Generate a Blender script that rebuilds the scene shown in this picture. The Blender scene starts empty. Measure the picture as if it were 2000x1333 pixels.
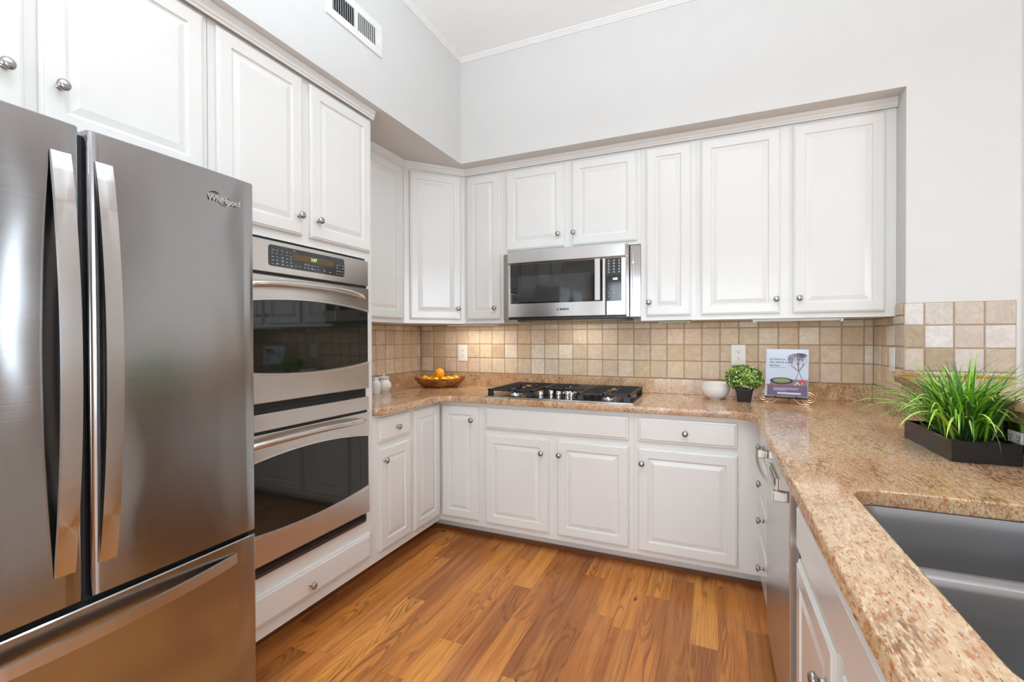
import bpy, bmesh, math, random
from mathutils import Vector, Matrix
S = bpy.context.scene
C = S.collection
PI = math.pi
random.seed(7)

# ------------------------------------------------------------------ camera
cam_d = bpy.data.cameras.new('camera'); cam = bpy.data.objects.new('camera', cam_d); C.objects.link(cam)
yaw, pit, roll, CH = .40955, -.0073957, -.003599, 1.28
F = Vector((-math.sin(yaw)*math.cos(pit), math.cos(yaw)*math.cos(pit), math.sin(pit)))
r0 = Vector((math.cos(yaw), math.sin(yaw), 0)); U0 = r0.cross(F)
RR = r0*math.cos(roll)+U0*math.sin(roll); UU = -r0*math.sin(roll)+U0*math.cos(roll)
m = Matrix((RR, UU, -F)).transposed().to_4x4(); m.translation = (0, 0, CH)
cam.matrix_world = m
cam_d.sensor_width = 36; cam_d.lens = 904.4/2000*36; cam_d.clip_start = .02
S.camera = cam
# ------------------------------------------------------------------ world, lights, exposure
S.view_settings.view_transform = 'Standard'; S.view_settings.look = 'None'
S.view_settings.gamma = 1; S.view_settings.exposure = -.28
w = bpy.data.worlds.new('world'); S.world = w; w.use_nodes = True
w.node_tree.nodes['Background'].inputs[0].default_value = (.95, .97, 1, 1)
w.node_tree.nodes['Background'].inputs[1].default_value = 1.0

def area(name, loc, target, sx, sy, power, col, shape='RECTANGLE', spread=PI):
    d = bpy.data.lights.new(name, 'AREA'); d.shape = shape; d.size = sx
    if shape == 'RECTANGLE': d.size_y = sy
    d.energy = power; d.color = col; d.spread = spread
    o = bpy.data.objects.new(name, d); C.objects.link(o); o.location = loc
    o.rotation_euler = (Vector(target)-Vector(loc)).to_track_quat('-Z', 'Y').to_euler()
    return o
# soft daylight fill from unseen windows, added behind and to the right
area('added_window_light', (-.3, -3.42, 1.2), (-.3, 3, 1.2), 3.0, 2.2, 122, (.75, .885, 1))
area('added_window_light', (4.42, -.4, 1.6), (0, -.4, 1.5), 2.2, 1.9, 105, (.75, .885, 1))
area('added_window_light', (4.42, 2.62, 1.4), (0, 2.62, 1.4), .16, 2.1, 8, (.78, .90, 1))  # narrow strip added to put a bright streak on the fridge door
# recessed ceiling lamps
CANS = [(-.20, 1.45), (1.30, .05), (.40, -.15), (-.75, .35), (-1.0, -1.2), (1.6, -1.6), (2.8, .8)]
for cx, cy in CANS:
    area('can_lamp', (cx, cy, 3.135), (cx, cy, 0), .13, .13, 4.2, (.84, .925, 1), 'DISK', 2.4)
# uplight bowl added out of view above the frame to brighten the ceiling
UP = (-.2, .6, 2.08)
area('added_uplight', (UP[0], UP[1], UP[2]+.012), (UP[0], UP[1], 3.1), .34, .34, 60, (.68, .85, 1), 'DISK', 2.7)

# ------------------------------------------------------------------ helpers
WL = {}
def tag(o, label=None, cat=None, group=None, kind=None):
    if label: o['label'] = label
    if cat: o['category'] = cat
    if group: o['group'] = group
    if kind: o['kind'] = kind
    return o
def thing(name, loc, label, cat, group=None):
    o = bpy.data.objects.new(name, None); C.objects.link(o); o.location = loc
    o.empty_display_size = .05
    WL[o] = Vector(loc)
    return tag(o, label, cat, group)
class MB:
    def __init__(s): s.bm = bmesh.new()
    def quad(s, ps): s.bm.faces.new([s.bm.verts.new(p) for p in ps])
    def box(s, x0, x1, y0, y1, z0, z1, bev=0, seg=2):
        t = bmesh.new()
        bmesh.ops.create_cube(t, size=1)
        for v in t.verts: v.co = Vector(((x0+x1)/2+v.co.x*(x1-x0), (y0+y1)/2+v.co.y*(y1-y0), (z0+z1)/2+v.co.z*(z1-z0)))
        if bev: bmesh.ops.bevel(t, geom=list(t.edges), offset=bev, segments=seg, affect='EDGES', profile=.5)
        s.merge(t); return s
    def merge(s, t, M=None):
        if M is not None: bmesh.ops.transform(t, matrix=M, verts=t.verts)
        mp = {v: s.bm.verts.new(v.co) for v in t.verts}
        for f in t.faces:
            try:
                nf = s.bm.faces.new([mp[v] for v in f.verts]); nf.smooth = f.smooth
            except ValueError: pass
        t.free(); return s
    def loops(s, L, cap0=True, cap1=True, closed=True):
        R = [[s.bm.verts.new(p) for p in l] for l in L]; n = len(R[0])
        for a, b in zip(R, R[1:]):
            for i in range(n if closed else n-1):
                j = (i+1) % n
                s.bm.faces.new((a[i], a[j], b[j], b[i]))
        if cap0: s.bm.faces.new(R[0][::-1])
        if cap1: s.bm.faces.new(R[-1])
        return s
    def lathe(s, prof, c=(0, 0, 0), n=24, axis='z', squash=1):
        L = []
        for r, h in prof:
            l = []
            for i in range(n):
                a = 2*PI*i/n; u, v = max(r, 1e-4)*math.cos(a), max(r, 1e-4)*math.sin(a)*squash
                p = {'z': (u, v, h), '-y': (u, -h, v), 'x': (h, u, v)}[axis]
                l.append(Vector(c)+Vector(p))
            L.append(l)
        return s.loops(L)
    def tube(s, pts, rad, n=8, caps=True, flat=None):
        pts = [Vector(p) for p in pts]; L = []
        up = Vector((0, 0, 1)); prev = None
        for i, p in enumerate(pts):
            d = (pts[min(i+1, len(pts)-1)]-pts[max(i-1, 0)]).normalized()
            if prev is None:
                a = d.cross(up if abs(d.z) < .9 else Vector((1, 0, 0))).normalized()
            else:
                a = (prev-d*prev.dot(d)).normalized()
            prev = a; b = d.cross(a)
            r = rad[i] if isinstance(rad, (list, tuple)) else rad
            f = flat or 1
            L.append([p+a*r*math.cos(2*PI*k/n)+b*r*f*math.sin(2*PI*k/n) for k in range(n)])
        return s.loops(L, caps, caps)
    def build(s, name, mat, parent=None, origin=None, smooth=False, local=False):
        bmesh.ops.recalc_face_normals(s.bm, faces=s.bm.faces)
        if smooth:
            for f in s.bm.faces: f.smooth = True
        me = bpy.data.meshes.new(name)
        if local: o = Vector((0, 0, 0))
        elif origin is not None: o = Vector(origin)
        elif parent is not None: o = WL[parent]
        else: o = Vector((0, 0, 0))
        if parent is None and origin is None and not local:
            co = [v.co for v in s.bm.verts]
            o = Vector(((min(c.x for c in co)+max(c.x for c in co))/2, (min(c.y for c in co)+max(c.y for c in co))/2, min(c.z for c in co)))
        for v in s.bm.verts: v.co -= o
        s.bm.to_mesh(me); s.bm.free()
        me.materials.append(mat)
        ob = bpy.data.objects.new(name, me); C.objects.link(ob)
        if parent is not None:
            ob.parent = parent
            if not local: ob.location = o-WL[parent]
        elif not local: ob.location = o
        WL[ob] = o
        if smooth: smooth_by_angle(me)
        return ob
def smooth_by_angle(me, ang=40):
    bm = bmesh.new(); bm.from_mesh(me)
    for e in bm.edges:
        if len(e.link_faces) == 2 and e.calc_face_angle(0) > math.radians(ang): e.smooth = False
    bm.to_mesh(me); bm.free()
def rect_round(x0, x1, y0, y1, r, n=6):
    P = []
    for cx, cy, a0 in ((x1-r, y1-r, 0), (x0+r, y1-r, PI/2), (x0+r, y0+r, PI), (x1-r, y0+r, 1.5*PI)):
        for i in range(n+1):
            a = a0+PI/2*i/n; P.append((cx+r*math.cos(a), cy+r*math.sin(a)))
    return P
def curve_plate(name, outlines, z0, z1, bev, mat, parent=None, res=1):
    cu = bpy.data.curves.new(name, 'CURVE'); cu.dimensions = '2D'; cu.fill_mode = 'BOTH'
    cu.extrude = (z1-z0)/2-bev; cu.bevel_depth = bev; cu.bevel_resolution = 3; cu.offset = -bev
    for P in outlines:
        sp = cu.splines.new('POLY'); sp.points.add(len(P)-1); sp.use_cyclic_u = True
        for q, p in zip(sp.points, P): q.co = (p[0], p[1], 0, 1)
    t = bpy.data.objects.new('tmp', cu); C.objects.link(t)
    bpy.context.view_layer.update()
    me = bpy.data.meshes.new_from_object(t.evaluated_get(bpy.context.evaluated_depsgraph_get()))
    bpy.data.objects.remove(t); bpy.data.curves.remove(cu)
    for v in me.vertices: v.co.z += (z0+z1)/2
    me.materials.clear(); me.materials.append(mat)
    ob = bpy.data.objects.new(name, me); C.objects.link(ob)
    if parent is not None:
        ob.parent = parent; ob.location = -WL[parent]
    WL[ob] = Vector((0, 0, 0))
    return ob
def text(name, s, size, loc, rot, mat, parent, ext=.0004, align='CENTER', shear=0, bold=0):
    cu = bpy.data.curves.new(name, 'FONT'); cu.body = s; cu.size = size; cu.extrude = ext
    cu.align_x = align; cu.align_y = 'CENTER'; cu.shear = shear; cu.offset = bold; cu.resolution_u = 3
    t = bpy.data.objects.new('tmp', cu); C.objects.link(t)
    bpy.context.view_layer.update()
    me = bpy.data.meshes.new_from_object(t.evaluated_get(bpy.context.evaluated_depsgraph_get()))
    bpy.data.objects.remove(t); bpy.data.curves.remove(cu)
    me.materials.clear(); me.materials.append(mat)
    ob = bpy.data.objects.new(name, me); C.objects.link(ob)
    ob.parent = parent; ob.location = Vector(loc)-WL[parent]; ob.rotation_euler = rot
    return ob

# ------------------------------------------------------------------ materials
def srgb(r, g, b):
    f = lambda c: ((c/255+.055)/1.055)**2.4 if c > 10 else c/255/12.92
    return (f(r), f(g), f(b), 1)
def new_mat(name):
    m = bpy.data.materials.new(name); m.use_nodes = True
    nt = m.node_tree; return m, nt, nt.nodes['Principled BSDF']
def mat(name, col, rough=.5, metal=0, bump=None, coat=0, spec=None, emit=None, estr=0, trans=0, ior=None, var=0):
    m, nt, p = new_mat(name)
    p.inputs['Base Color'].default_value = col; p.inputs['Roughness'].default_value = rough; p.inputs['Metallic'].default_value = metal
    if coat: p.inputs['Coat Weight'].default_value = coat; p.inputs['Coat Roughness'].default_value = .05
    if spec is not None: p.inputs['Specular IOR Level'].default_value = spec
    if emit: p.inputs['Emission Color'].default_value = emit; p.inputs['Emission Strength'].default_value = estr
    if trans: p.inputs['Transmission Weight'].default_value = trans
    if ior: p.inputs['IOR'].default_value = ior
    N, L = nt.nodes, nt.links
    tc = N.new('ShaderNodeTexCoord')
    if bump:
        sc, st, dist = bump
        n = N.new('ShaderNodeTexNoise'); n.inputs['Scale'].default_value = sc; n.inputs['Detail'].default_value = 2
        L.new(tc.outputs['Object'], n.inputs['Vector'])
        b = N.new('ShaderNodeBump'); b.inputs['Strength'].default_value = st; b.inputs['Distance'].default_value = dist
        L.new(n.outputs['Fac'], b.inputs['Height']); L.new(b.outputs['Normal'], p.inputs['Normal'])
    v = var or .02
    n2 = N.new('ShaderNodeTexNoise'); n2.inputs['Scale'].default_value = 9
    L.new(tc.outputs['Object'], n2.inputs['Vector'])
    mx = N.new('ShaderNodeMix'); mx.data_type = 'RGBA'
    mx.inputs['A'].default_value = [c*(1-v) for c in col[:3]]+[1]; mx.inputs['B'].default_value = [min(1, c*(1+v)) for c in col[:3]]+[1]
    L.new(n2.outputs['Fac'], mx.inputs['Factor']); L.new(mx.outputs['Result'], p.inputs['Base Color'])
    return m
def steel(name, col=(.60, .59, .58), rough=.24, brush=(3, 3, 900), strength=.05, wave=0, aniso=.8, rot=.25):
    m, nt, p = new_mat(name); N, L = nt.nodes, nt.links
    p.inputs['Metallic'].default_value = 1; p.inputs['Roughness'].default_value = rough
    tc = N.new('ShaderNodeTexCoord'); mp = N.new('ShaderNodeMapping'); mp.inputs['Scale'].default_value = brush
    n = N.new('ShaderNodeTexNoise'); n.inputs['Scale'].default_value = 1; n.inputs['Detail'].default_value = 3
    L.new(tc.outputs['Object'], mp.inputs['Vector']); L.new(mp.outputs['Vector'], n.inputs['Vector'])
    cr = N.new('ShaderNodeMix'); cr.data_type = 'RGBA'
    cr.inputs['A'].default_value = (col[0]*.93, col[1]*.93, col[2]*.93, 1); cr.inputs['B'].default_value = (min(1, col[0]*1.07), min(1, col[1]*1.07), min(1, col[2]*1.07), 1)
    L.new(n.outputs['Fac'], cr.inputs['Factor']); L.new(cr.outputs['Result'], p.inputs['Base Color'])
    mr = N.new('ShaderNodeMapRange'); mr.inputs['To Min'].default_value = rough-.05; mr.inputs['To Max'].default_value = rough+.05
    L.new(n.outputs['Fac'], mr.inputs['Value']); L.new(mr.outputs['Result'], p.inputs['Roughness'])
    p.inputs['Anisotropic'].default_value = aniso; p.inputs['Anisotropic Rotation'].default_value = rot
    tg = N.new('ShaderNodeTangent'); tg.direction_type = 'RADIAL'; tg.axis = 'Z'
    if aniso: L.new(tg.outputs['Tangent'], p.inputs['Tangent'])
    if wave:
        n3 = N.new('ShaderNodeTexNoise'); n3.inputs['Scale'].default_value = 3.2; n3.inputs['Detail'].default_value = .5
        L.new(tc.outputs['Object'], n3.inputs['Vector'])
        b = N.new('ShaderNodeBump'); b.inputs['Strength'].default_value = 1; b.inputs['Distance'].default_value = wave
        L.new(n3.outputs['Fac'], b.inputs['Height']); L.new(b.outputs['Normal'], p.inputs['Normal'])
    return m
M = {}
M['paint'] = mat('cabinet_paint', srgb(230, 227, 222), .16, bump=(260, .22, .0006))
M['wall'] = mat('wall_paint', srgb(219, 217, 213), .75, bump=(180, .05, .001))
M['ceil'] = mat('ceiling_paint', srgb(250, 250, 249), .8)
M['trim'] = mat('trim_paint', srgb(236, 234, 230), .35)
M['steel'] = steel('brushed_steel', (.58, .56, .54))
M['steel_fridge'] = steel('fridge_steel', (.41, .41, .415), .15, wave=.007, aniso=.9)
M['steel_warm'] = steel('oven_steel', (.66, .62, .58), .24)
M['steel_sink'] = steel('sink_steel', (.38, .38, .385), .34, (1, 1, 60), aniso=0)
M['chrome'] = mat('polished_chrome', (.75, .75, .76, 1), .1, 1)
M['nickel'] = mat('satin_nickel', (.42, .40, .38, 1), .24, 1)
M['bright_trim'] = mat('bright_trim', (.78, .75, .71, 1), .28, 1)
M['black'] = mat('black_enamel', (.012, .012, .013, 1), .22)
M['iron'] = mat('cast_iron', (.014, .014, .015, 1), .42, bump=(300, .2, .0006))
M['glass'] = mat('black_oven_glass', (.012, .013, .010, 1), .03, spec=.55)
M['dark'] = mat('dark_recess', (.01, .01, .01, 1), .6)
M['darkbrown'] = mat('dark_brown_strip', (.05, .03, .022, 1), .4)
M['display'] = mat('black_display_glass', (.02, .022, .024, 1), .06, spec=.8)
M['mark'] = mat('printed_marks', (.5, .52, .54, 1), .5)
M['greenled'] = mat('green_led', (.3, .9, .3, 1), .5, emit=(.55, 1, .35, 1), estr=1.2)
M['blueled'] = mat('blue_white_led', (.6, .7, 1, 1), .5, emit=(.7, .85, 1, 1), estr=2)
M['amberlcd'] = mat('amber_lcd', srgb(92, 72, 42), .15)
M['plastic'] = mat('white_plastic', srgb(235, 232, 226), .3)
M['slot'] = mat('outlet_slot', (.02, .02, .02, 1), .5)
M['ceramic'] = mat('white_ceramic', srgb(240, 238, 234), .12, coat=.5)
M['gold'] = mat('gold_wire', (.86, .70, .46, 1), .3, 1)
M['potblack'] = mat('black_plastic_pot', (.014, .014, .014, 1), .38)
M['planter'] = mat('black_lacquer', (.008, .007, .006, 1), .14)
M['soil'] = mat('dark_pebbles', (.018, .016, .013, 1), .5, bump=(90, 1, .006))
M['caulk'] = mat('amber_caulk', srgb(190, 140, 40), .4, var=.25, bump=(60, .6, .003))
M['grout'] = mat('grout', srgb(178, 156, 132), .85, bump=(300, .3, .001))
M['shoe'] = mat('brown_shoe_wood', srgb(120, 72, 38), .4, var=.25)
M['orange'] = mat('orange_peel', srgb(250, 160, 10), .38, bump=(160, .35, .0008))
M['lemon'] = mat('lemon_peel', srgb(252, 190, 20), .38, bump=(160, .35, .0008))
M['stem'] = mat('fruit_stem', srgb(70, 80, 30), .6)
M['underlight'] = mat('white_fixture', srgb(225, 225, 220), .4)

def wood_bowl():
    m, nt, p = new_mat('carved_wood'); N, L = nt.nodes, nt.links
    tc = N.new('ShaderNodeTexCoord'); mp = N.new('ShaderNodeMapping'); mp.inputs['Scale'].default_value = (2, 9, 14)
    n = N.new('ShaderNodeTexNoise'); n.inputs['Scale'].default_value = 3; n.inputs['Detail'].default_value = 5; n.inputs['Distortion'].default_value = 1.4
    cr = N.new('ShaderNodeValToRGB'); e = cr.color_ramp.elements
    e[0].position = .3; e[0].color = srgb(84, 44, 18); e[1].position = .7; e[1].color = srgb(192, 128, 66)
    x = e.new(.5); x.color = srgb(150, 88, 40)
    L.new(tc.outputs['Object'], mp.inputs['Vector']); L.new(mp.outputs['Vector'], n.inputs['Vector'])
    L.new(n.outputs['Fac'], cr.inputs['Fac']); L.new(cr.outputs['Color'], p.inputs['Base Color']); p.inputs['Roughness'].default_value = .35
    return m
M['woodbowl'] = wood_bowl()

def granite():
    m, nt, p = new_mat('granite'); N, L = nt.nodes, nt.links
    tc = N.new('ShaderNodeTexCoord')
    def noise(scale, loc, sc, det=4, dist=0, rough=.5):
        mp = N.new('ShaderNodeMapping'); mp.inputs['Scale'].default_value = sc; mp.inputs['Location'].default_value = loc
        mp.inputs['Rotation'].default_value = (0, 0, math.radians(-12))
        n = N.new('ShaderNodeTexNoise'); n.inputs['Scale'].default_value = scale; n.inputs['Detail'].default_value = det
        n.inputs['Distortion'].default_value = dist; n.inputs['Roughness'].default_value = rough
        L.new(tc.outputs['Object'], mp.inputs['Vector']); L.new(mp.outputs['Vector'], n.inputs['Vector']); return n.outputs['Fac']
    def ramp(src, a, b, ca=(0, 0, 0, 1), cb=(1, 1, 1, 1)):
        r = N.new('ShaderNodeValToRGB'); e = r.color_ramp.elements
        e[0].position = a; e[1].position = b; e[0].color = ca; e[1].color = cb
        L.new(src, r.inputs['Fac']); return r.outputs['Color']
    def mix(f, a, b):
        x = N.new('ShaderNodeMix'); x.data_type = 'RGBA'
        if isinstance(f, float): x.inputs['Factor'].default_value = f
        else: L.new(f, x.inputs['Factor'])
        for k, v in (('A', a), ('B', b)):
            if isinstance(v, tuple): x.inputs[k].default_value = v
            else: L.new(v, x.inputs[k])
        return x.outputs['Result']
    def mul(a, b):
        x = N.new('ShaderNodeMath'); x.operation = 'MULTIPLY'
        for i, v in enumerate((a, b)):
            if isinstance(v, float): x.inputs[i].default_value = v
            else: L.new(v, x.inputs[i])
        return x.outputs[0]
    big = noise(3.2, (0, 0, 0), (1.2, .6, 1.2), 3, .6)
    base = ramp(noise(46, (3, 1, 0), (1.4, .45, 1), 6, .4, .62), .30, .68, srgb(182, 142, 102), srgb(220, 192, 154))
    base = mix(ramp(big, .5, .72), base, srgb(190, 150, 114))
    # tan flecks
    f1 = ramp(noise(120, (5, 2, 1), (1.6, .42, 1), 4, .3, .6), .52, .62)
    base = mix(mul(f1, .95), base, srgb(174, 112, 66))
    # pale crystals
    f2 = ramp(noise(135, (1, 7, 3), (1.5, .5, 1), 2), .60, .69)
    base = mix(mul(f2, .7), base, srgb(228, 208, 184))
    # brown clusters gathered along veins
    vein = ramp(noise(5.5, (9, 4, 2), (1.8, .55, 1.2), 4, .8), .50, .62)
    f3 = ramp(noise(130, (2, 5, 8), (1.8, .42, 1), 3), .45, .56)
    base = mix(mul(mul(vein, f3), .72), base, srgb(118, 72, 44))
    # small dark specks
    f4 = ramp(noise(150, (8, 8, 1), (1.5, .55, 1), 1), .69, .73)
    base = mix(mul(f4, .85), base, srgb(66, 42, 34))
    L.new(base, p.inputs['Base Color']); p.inputs['Roughness'].default_value = .12
    p.inputs['Specular IOR Level'].default_value = .6
    return m
M['granite'] = granite()

def floor_mat():
    m, nt, p = new_mat('plank_floor'); N, L = nt.nodes, nt.links
    tc = N.new('ShaderNodeTexCoord')
    at = N.new('ShaderNodeAttribute'); at.attribute_name = 'plank'
    sep = N.new('ShaderNodeSeparateColor'); L.new(at.outputs['Color'], sep.inputs['Color'])
    comb = N.new('ShaderNodeCombineXYZ')
    def ml(a, k):
        x = N.new('ShaderNodeMath'); x.operation = 'MULTIPLY'; L.new(a, x.inputs[0]); x.inputs[1].default_value = k; return x.outputs[0]
    L.new(ml(sep.outputs['Green'], 37), comb.inputs['X']); L.new(ml(sep.outputs['Green'], 11), comb.inputs['Y']); L.new(ml(sep.outputs['Blue'], 23), comb.inputs['Z'])
    add = N.new('ShaderNodeVectorMath'); add.operation = 'ADD'; L.new(tc.outputs['Object'], add.inputs[0]); L.new(comb.outputs['Vector'], add.inputs[1])
    def nz(scale, det, dist, sc):
        mp = N.new('ShaderNodeMapping'); mp.inputs['Scale'].default_value = sc; L.new(add.outputs['Vector'], mp.inputs['Vector'])
        n = N.new('ShaderNodeTexNoise'); n.inputs['Scale'].default_value = scale; n.inputs['Detail'].default_value = det; n.inputs['Distortion'].default_value = dist
        L.new(mp.outputs['Vector'], n.inputs['Vector']); return n.outputs['Fac']
    # cathedral grain: contour bands of a stretched noise
    c1 = nz(1, 1.5, .35, (8.5, 1.0, 1))
    s1 = N.new('ShaderNodeMath'); s1.operation = 'MULTIPLY'; L.new(c1, s1.inputs[0]); s1.inputs[1].default_value = 130
    s2 = N.new('ShaderNodeMath'); s2.operation = 'SINE'; L.new(s1.outputs[0], s2.inputs[0])
    r1 = N.new('ShaderNodeMapRange'); r1.inputs['From Min'].default_value = .1; r1.inputs['From Max'].default_value = 1; L.new(s2.outputs[0], r1.inputs['Value'])
    msk = nz(1, 2, 0, (9, 1.6, 1))
    mr = N.new('ShaderNodeMapRange'); mr.inputs['From Min'].default_value = .47; mr.inputs['From Max'].default_value = .6; L.new(msk, mr.inputs['Value'])
    g1 = N.new('ShaderNodeMath'); g1.operation = 'MULTIPLY'; L.new(r1.outputs[0], g1.inputs[0]); L.new(mr.outputs[0], g1.inputs[1])
    fine = nz(1, 4, .2, (260, 5, 1)); broad = nz(1, 3, .3, (22, 1.3, 1))
    base = N.new('ShaderNodeValToRGB'); e = base.color_ramp.elements
    e[0].position = .0; e[0].color = srgb(160, 94, 46); e[1].position = 1; e[1].color = srgb(232, 154, 68)
    x = e.new(.5); x.color = srgb(208, 126, 54)
    L.new(sep.outputs['Red'], base.inputs['Fac'])
    def mix(fac, a, col, k):
        f = N.new('ShaderNodeMath'); f.operation = 'MULTIPLY'; L.new(fac, f.inputs[0]); f.inputs[1].default_value = k
        q = N.new('ShaderNodeMix'); q.data_type = 'RGBA'; L.new(f.outputs[0], q.inputs['Factor']); L.new(a, q.inputs['A']); q.inputs['B'].default_value = col; return q.outputs['Result']
    def rg(src, a, b):
        q = N.new('ShaderNodeMapRange'); q.inputs['From Min'].default_value = a; q.inputs['From Max'].default_value = b; L.new(src, q.inputs['Value']); return q.outputs[0]
    c = mix(rg(broad, .45, .75), base.outputs['Color'], srgb(128, 72, 36), .6)
    c = mix(rg(broad, .5, .25), c, srgb(226, 162, 88), .4)
    c = mix(rg(fine, .48, .72), c, srgb(116, 62, 28), .55)
    c = mix(g1.outputs[0], c, srgb(116, 60, 26), .6)
    knot = nz(1, 0, 0, (17, 8, 1)); c = mix(rg(knot, .845, .87), c, srgb(60, 32, 18), .9)
    L.new(c, p.inputs['Base Color']); p.inputs['Roughness'].default_value = .33
    b = N.new('ShaderNodeBump'); b.inputs['Strength'].default_value = .15; b.inputs['Distance'].default_value = .0006
    L.new(fine, b.inputs['Height']); L.new(b.outputs['Normal'], p.inputs['Normal'])
    return m
M['floor'] = floor_mat()

def tile_mat():
    m, nt, p = new_mat('tumbled_travertine'); N, L = nt.nodes, nt.links
    tc = N.new('ShaderNodeTexCoord'); at = N.new('ShaderNodeAttribute'); at.attribute_name = 'tint'
    n = N.new('ShaderNodeTexNoise'); n.inputs['Scale'].default_value = 26; n.inputs['Detail'].default_value = 5; n.inputs['Distortion'].default_value = 1.2
    L.new(tc.outputs['Object'], n.inputs['Vector'])
    r = N.new('ShaderNodeMapRange'); r.inputs['From Min'].default_value = .35; r.inputs['From Max'].default_value = .7
    r.inputs['To Min'].default_value = .86; r.inputs['To Max'].default_value = 1.06; L.new(n.outputs['Fac'], r.inputs['Value'])
    x = N.new('ShaderNodeVectorMath'); x.operation = 'SCALE'; L.new(at.outputs['Color'], x.inputs[0]); L.new(r.outputs[0], x.inputs['Scale'])
    n2 = N.new('ShaderNodeTexNoise'); n2.inputs['Scale'].default_value = 55; n2.inputs['Detail'].default_value = 3; n2.inputs['Distortion'].default_value = 2.5
    L.new(tc.outputs['Object'], n2.inputs['Vector'])
    r2 = N.new('ShaderNodeMapRange'); r2.inputs['From Min'].default_value = .67; r2.inputs['From Max'].default_value = .73; r2.inputs['To Max'].default_value = .55
    L.new(n2.outputs['Fac'], r2.inputs['Value'])
    q = N.new('ShaderNodeMix'); q.data_type = 'RGBA'; L.new(r2.outputs[0], q.inputs['Factor']); L.new(x.outputs[0], q.inputs['A']); q.inputs['B'].default_value = srgb(140, 104, 66)
    L.new(q.outputs['Result'], p.inputs['Base Color']); p.inputs['Roughness'].default_value = .5
    b = N.new('ShaderNodeBump'); b.inputs['Strength'].default_value = .5; b.inputs['Distance'].default_value = .0015; b.invert = True
    L.new(n2.outputs['Fac'], b.inputs['Height']); L.new(b.outputs['Normal'], p.inputs['Normal'])
    return m
M['tile'] = tile_mat()

def attr_mat(name, attr, rough, spec=.4, sub=0):
    m, nt, p = new_mat(name); N, L = nt.nodes, nt.links
    at = N.new('ShaderNodeAttribute'); at.attribute_name = attr
    L.new(at.outputs['Color'], p.inputs['Base Color']); p.inputs['Roughness'].default_value = rough
    p.inputs['Specular IOR Level'].default_value = spec
    return m
M['leaf'] = attr_mat('leaf', 'tint', .4)
M['grass'] = attr_mat('plastic_grass', 'tint', .35)
def color_faces(me, cols, attr):
    a = me.color_attributes.new(attr, 'FLOAT_COLOR', 'CORNER')
    for poly, c in zip(me.polygons, cols):
        for li in poly.loop_indices: a.data[li].color = c

# ------------------------------------------------------------------ structure
XL, YB = -2.20, 3.18
def struct(name, mb, mt):
    o = mb.build(name, mt); o['kind'] = 'structure'; return o
# floor: planks along Y
rows = []; P = .1085; k0 = int(math.floor((XL-.02)/P))
JN = {-14: [1.417], -15: [], -13: [], -11: [1.418, 2.05], -12: [1.73], -10: [2.467], -9: [2.19], -8: [1.93, 1.3], -6: [2.435], -5: [2.107], -3: [2.357], -1: [2.055], -2: []}
verts, faces, cols = [], [], []
rnd = random.Random(11)
TONE = {(-15, 0): .8}
k = k0
while .02+k*P < 4.5:
    x0, x1 = .02+k*P, .02+(k+1)*P
    js = sorted(JN.get(k, []))
    ys = [-3.5]; y = -3.5+rnd.uniform(.3, 1.2)
    lim = js[0]-.6 if js else 3.2
    while y < lim:
        ys.append(y); y += rnd.uniform(.7, 1.25)
    ys += js
    y = ys[-1]+rnd.uniform(.75, 1.25)
    while y < 3.0: ys.append(y); y += rnd.uniform(.8, 1.25)
    ys.append(3.2)
    prev = .5
    for a, b in zip(ys, ys[1:]):
        t = rnd.uniform(.05, 1)
        while abs(t-prev) < .2: t = rnd.uniform(.05, 1)
        prev = t
        i = len(verts); g = .0005
        verts += [(x0+g, a+g, 0), (x1-g, a+g, 0), (x1-g, b-g, 0), (x0+g, b-g, 0)]
        faces.append((i, i+1, i+2, i+3)); cols.append((t, rnd.random(), rnd.random(), 1))
    k += 1
i = len(verts); verts += [(XL, -3.5, -.003), (4.5, -3.5, -.003), (4.5, 3.2, -.003), (XL, 3.2, -.003)]; faces.append((i, i+1, i+2, i+3)); cols.append((0, .5, .5, 1))
me = bpy.data.meshes.new('floor'); me.from_pydata(verts, [], faces); color_faces(me, cols, 'plank'); me.materials.append(M['floor'])
fl = bpy.data.objects.new('floor', me); C.objects.link(fl); fl['kind'] = 'structure'
struct('ceiling', MB().box(XL-.1, 4.6, -3.6, 3.3, 3.15, 3.25), M['ceil'])
struct('wall_back', MB().box(XL-.1, 4.6, YB, YB+.1, 0, 3.15), M['wall'])
struct('wall_left', MB().box(XL-.1, XL, -3.6, YB, 0, 3.15), M['wall'])
# rear and right walls have openings for the added windows
wf = MB(); wf.box(XL, 4.6, -3.6, -3.5, 0, .08); wf.box(XL, 4.6, -3.6, -3.5, 2.32, 3.15); wf.box(XL, -1.85, -3.6, -3.5, .08, 2.32); wf.box(1.25, 4.6, -3.6, -3.5, .08, 2.32)
struct('wall_front', wf, M['wall'])
wr = MB(); wr.box(4.5, 4.6, -3.5, 3.2, 0, .6); wr.box(4.5, 4.6, -3.5, 3.2, 2.6, 3.15); wr.box(4.5, 4.6, -3.5, -1.55, .6, 2.6); wr.box(4.5, 4.6, .75, 2.36, .6, 2.6); wr.box(4.5, 4.6, 2.88, 3.2, .6, 2.6); wr.box(4.5, 4.6, 2.36, 2.88, 2.5, 2.6)
struct('wall_right', wr, M['wall'])
struct('wall_soffit_left', MB().box(XL, -1.555, -3.5, YB, 2.45, 3.15), M['wall'])
struct('wall_soffit_back', MB().box(-1.555, .83, 2.73, YB, 2.45, 3.15), M['wall'])
struct('wall_corner_right', MB().box(.83, 1.236, 2.73, YB, 0, 3.15), M['wall'])
struct('wall_beyond', MB().box(1.25, 2.6, 2.76, 2.86, 0, 3.15), M['wall'])
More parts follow.
